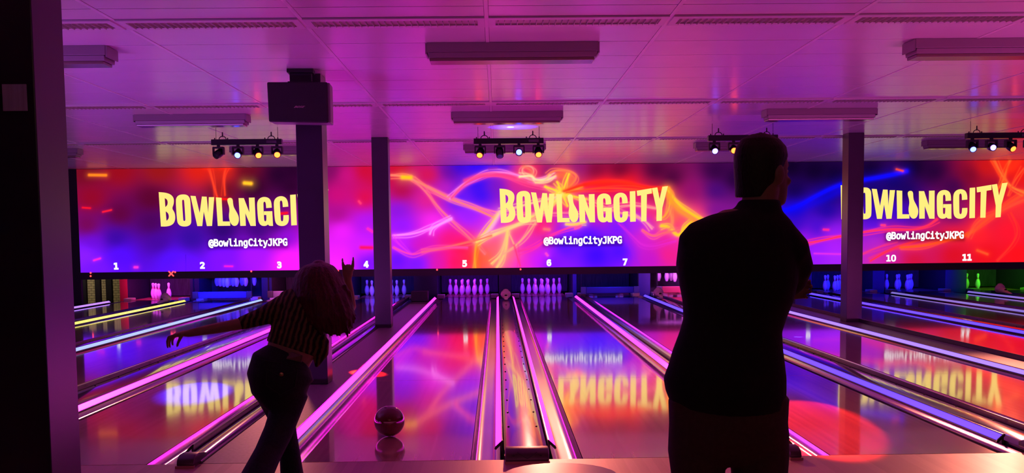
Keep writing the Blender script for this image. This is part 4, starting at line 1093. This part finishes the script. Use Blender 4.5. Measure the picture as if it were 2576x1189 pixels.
def on_back(px, py, Y0=4.70):
    """point of the jeans' rear that the photograph shows at (px, py)"""
    o = Vector((0, 0, CAM_H)) - wom.location; d = (P(px, py, 5.0) - Vector((0, 0, CAM_H))).normalized()
    ok, loc, nor, i_ = jn.ray_cast(o, d)
    return (loc, nor) if ok else (P(px, py, 4.87) - wom.location, Vector((0, -1, 0)))
def sheet_on(outline, m, name, lift=.003, th=.004):
    vs, n = [], len(outline)
    for a, b in outline:
        l, nn = on_back(a, b); vs.append(l + nn * lift)
    vs2 = [v + Vector((0, -th, 0)) for v in vs]
    f = [tuple(range(n)), tuple(range(n, 2 * n))[::-1]] + [(i, (i + 1) % n, n + (i + 1) % n, n + i) for i in range(n)]
    return MB().add(vs + vs2, f).build(name, m, jn)
jn_par = jn
sheet_on([(727, 885), (762, 893), (756, 912), (720, 903)], 'patch', 'leather_patch', .006)
l, nn = on_back(708, 941)
MB().lathe([(.010, 0), (.010, .004), (.006, .006)], 16).xform(Matrix.Translation(l) @ nn.to_track_quat('Z', 'Y').to_matrix().to_4x4()).build('button', 'gold', jn, smooth=True)
for line in ([(672, 928), (706, 946), (748, 930)], [(672, 928), (670, 968), (706, 992), (742, 972), (748, 930)], [(660, 905), (705, 912), (770, 930)]):
    pts_ = []
    for a, b in zip(line[:-1], line[1:]):
        for t in (0, .25, .5, .75): pts_.append((a[0] + (b[0] - a[0]) * t, a[1] + (b[1] - a[1]) * t))
    pts_.append(line[-1]); pp = []
    for a, b in pts_:
        l, nn = on_back(a, b); pp.append(l + nn * .0015)
    MB().path(pp, [.0022] * len(pp), n=6).build('stitching', 'stitch', jn)
# hair
hair = MB()
HR = [(661, 786, 818, .07, 5.15), (670, 764, 836, .105, 5.14), (690, 748, 852, .128, 5.13), (718, 739, 866, .128, 5.10), (746, 738, 876, .112, 5.05), (772, 748, 886, .10, 5.03), (795, 768, 889, .085, 5.0), (815, 790, 884, .06, 4.98), (832, 812, 868, .035, 4.96)]
pts, rx, ry = rows(HR, WY); hair.path(pts, rx, ry, n=32, caps=0.5, flat=True)
rnd = random.Random(11)
def hair_at(t, th, lift):
    t = max(0, min(len(pts) - 1.001, t)); i_ = int(t); f = t - i_
    c = pts[i_].lerp(pts[i_ + 1], f); a = rx[i_] * (1 - f) + rx[i_ + 1] * f + lift; b = ry[i_] * (1 - f) + ry[i_ + 1] * f + lift
    return c + Vector((a * math.cos(th), -b * math.sin(th), 0))
for k in range(190):
    th = rnd.uniform(-.25, math.pi + .25); dr = rnd.uniform(-.25, .25); end = rnd.uniform(5.5, 8.0); r0 = rnd.uniform(.004, .008); lf = rnd.uniform(-.004, .003)
    st = rnd.uniform(0.1, 1.2); n_ = 9; q = []
    for m_ in range(n_):
        t = st + (end - st) * m_ / (n_ - 1)
        q.append(hair_at(t, th + dr * (m_ / (n_ - 1)) + .05 * math.sin(m_ * 1.3 + k), lf + (.006 * (m_ == n_ - 1))))
    q.append(q[-1] + Vector((rnd.uniform(-.012, .02), rnd.uniform(-.01, .01), -rnd.uniform(.015, .045))))
    hair.path(q, [r0 * (.5 + .5 * min(1, m_ / 2)) for m_ in range(n_ - 1)] + [r0 * .7, .0018], n=7)
for a, b, c, d in ((880, 770, 886, 806), (886, 775, 890, 812), (876, 760, 882, 800)):
    hair.path([P(a - 8, b - 40, 5.05), P(a, b, 5.03), P(c, d, 5.03)], [.012, .010, .003], n=8)
hair.xform(TO).build('hair', 'hair_red', wom, remesh=.0055, soft=1, smooth=True)
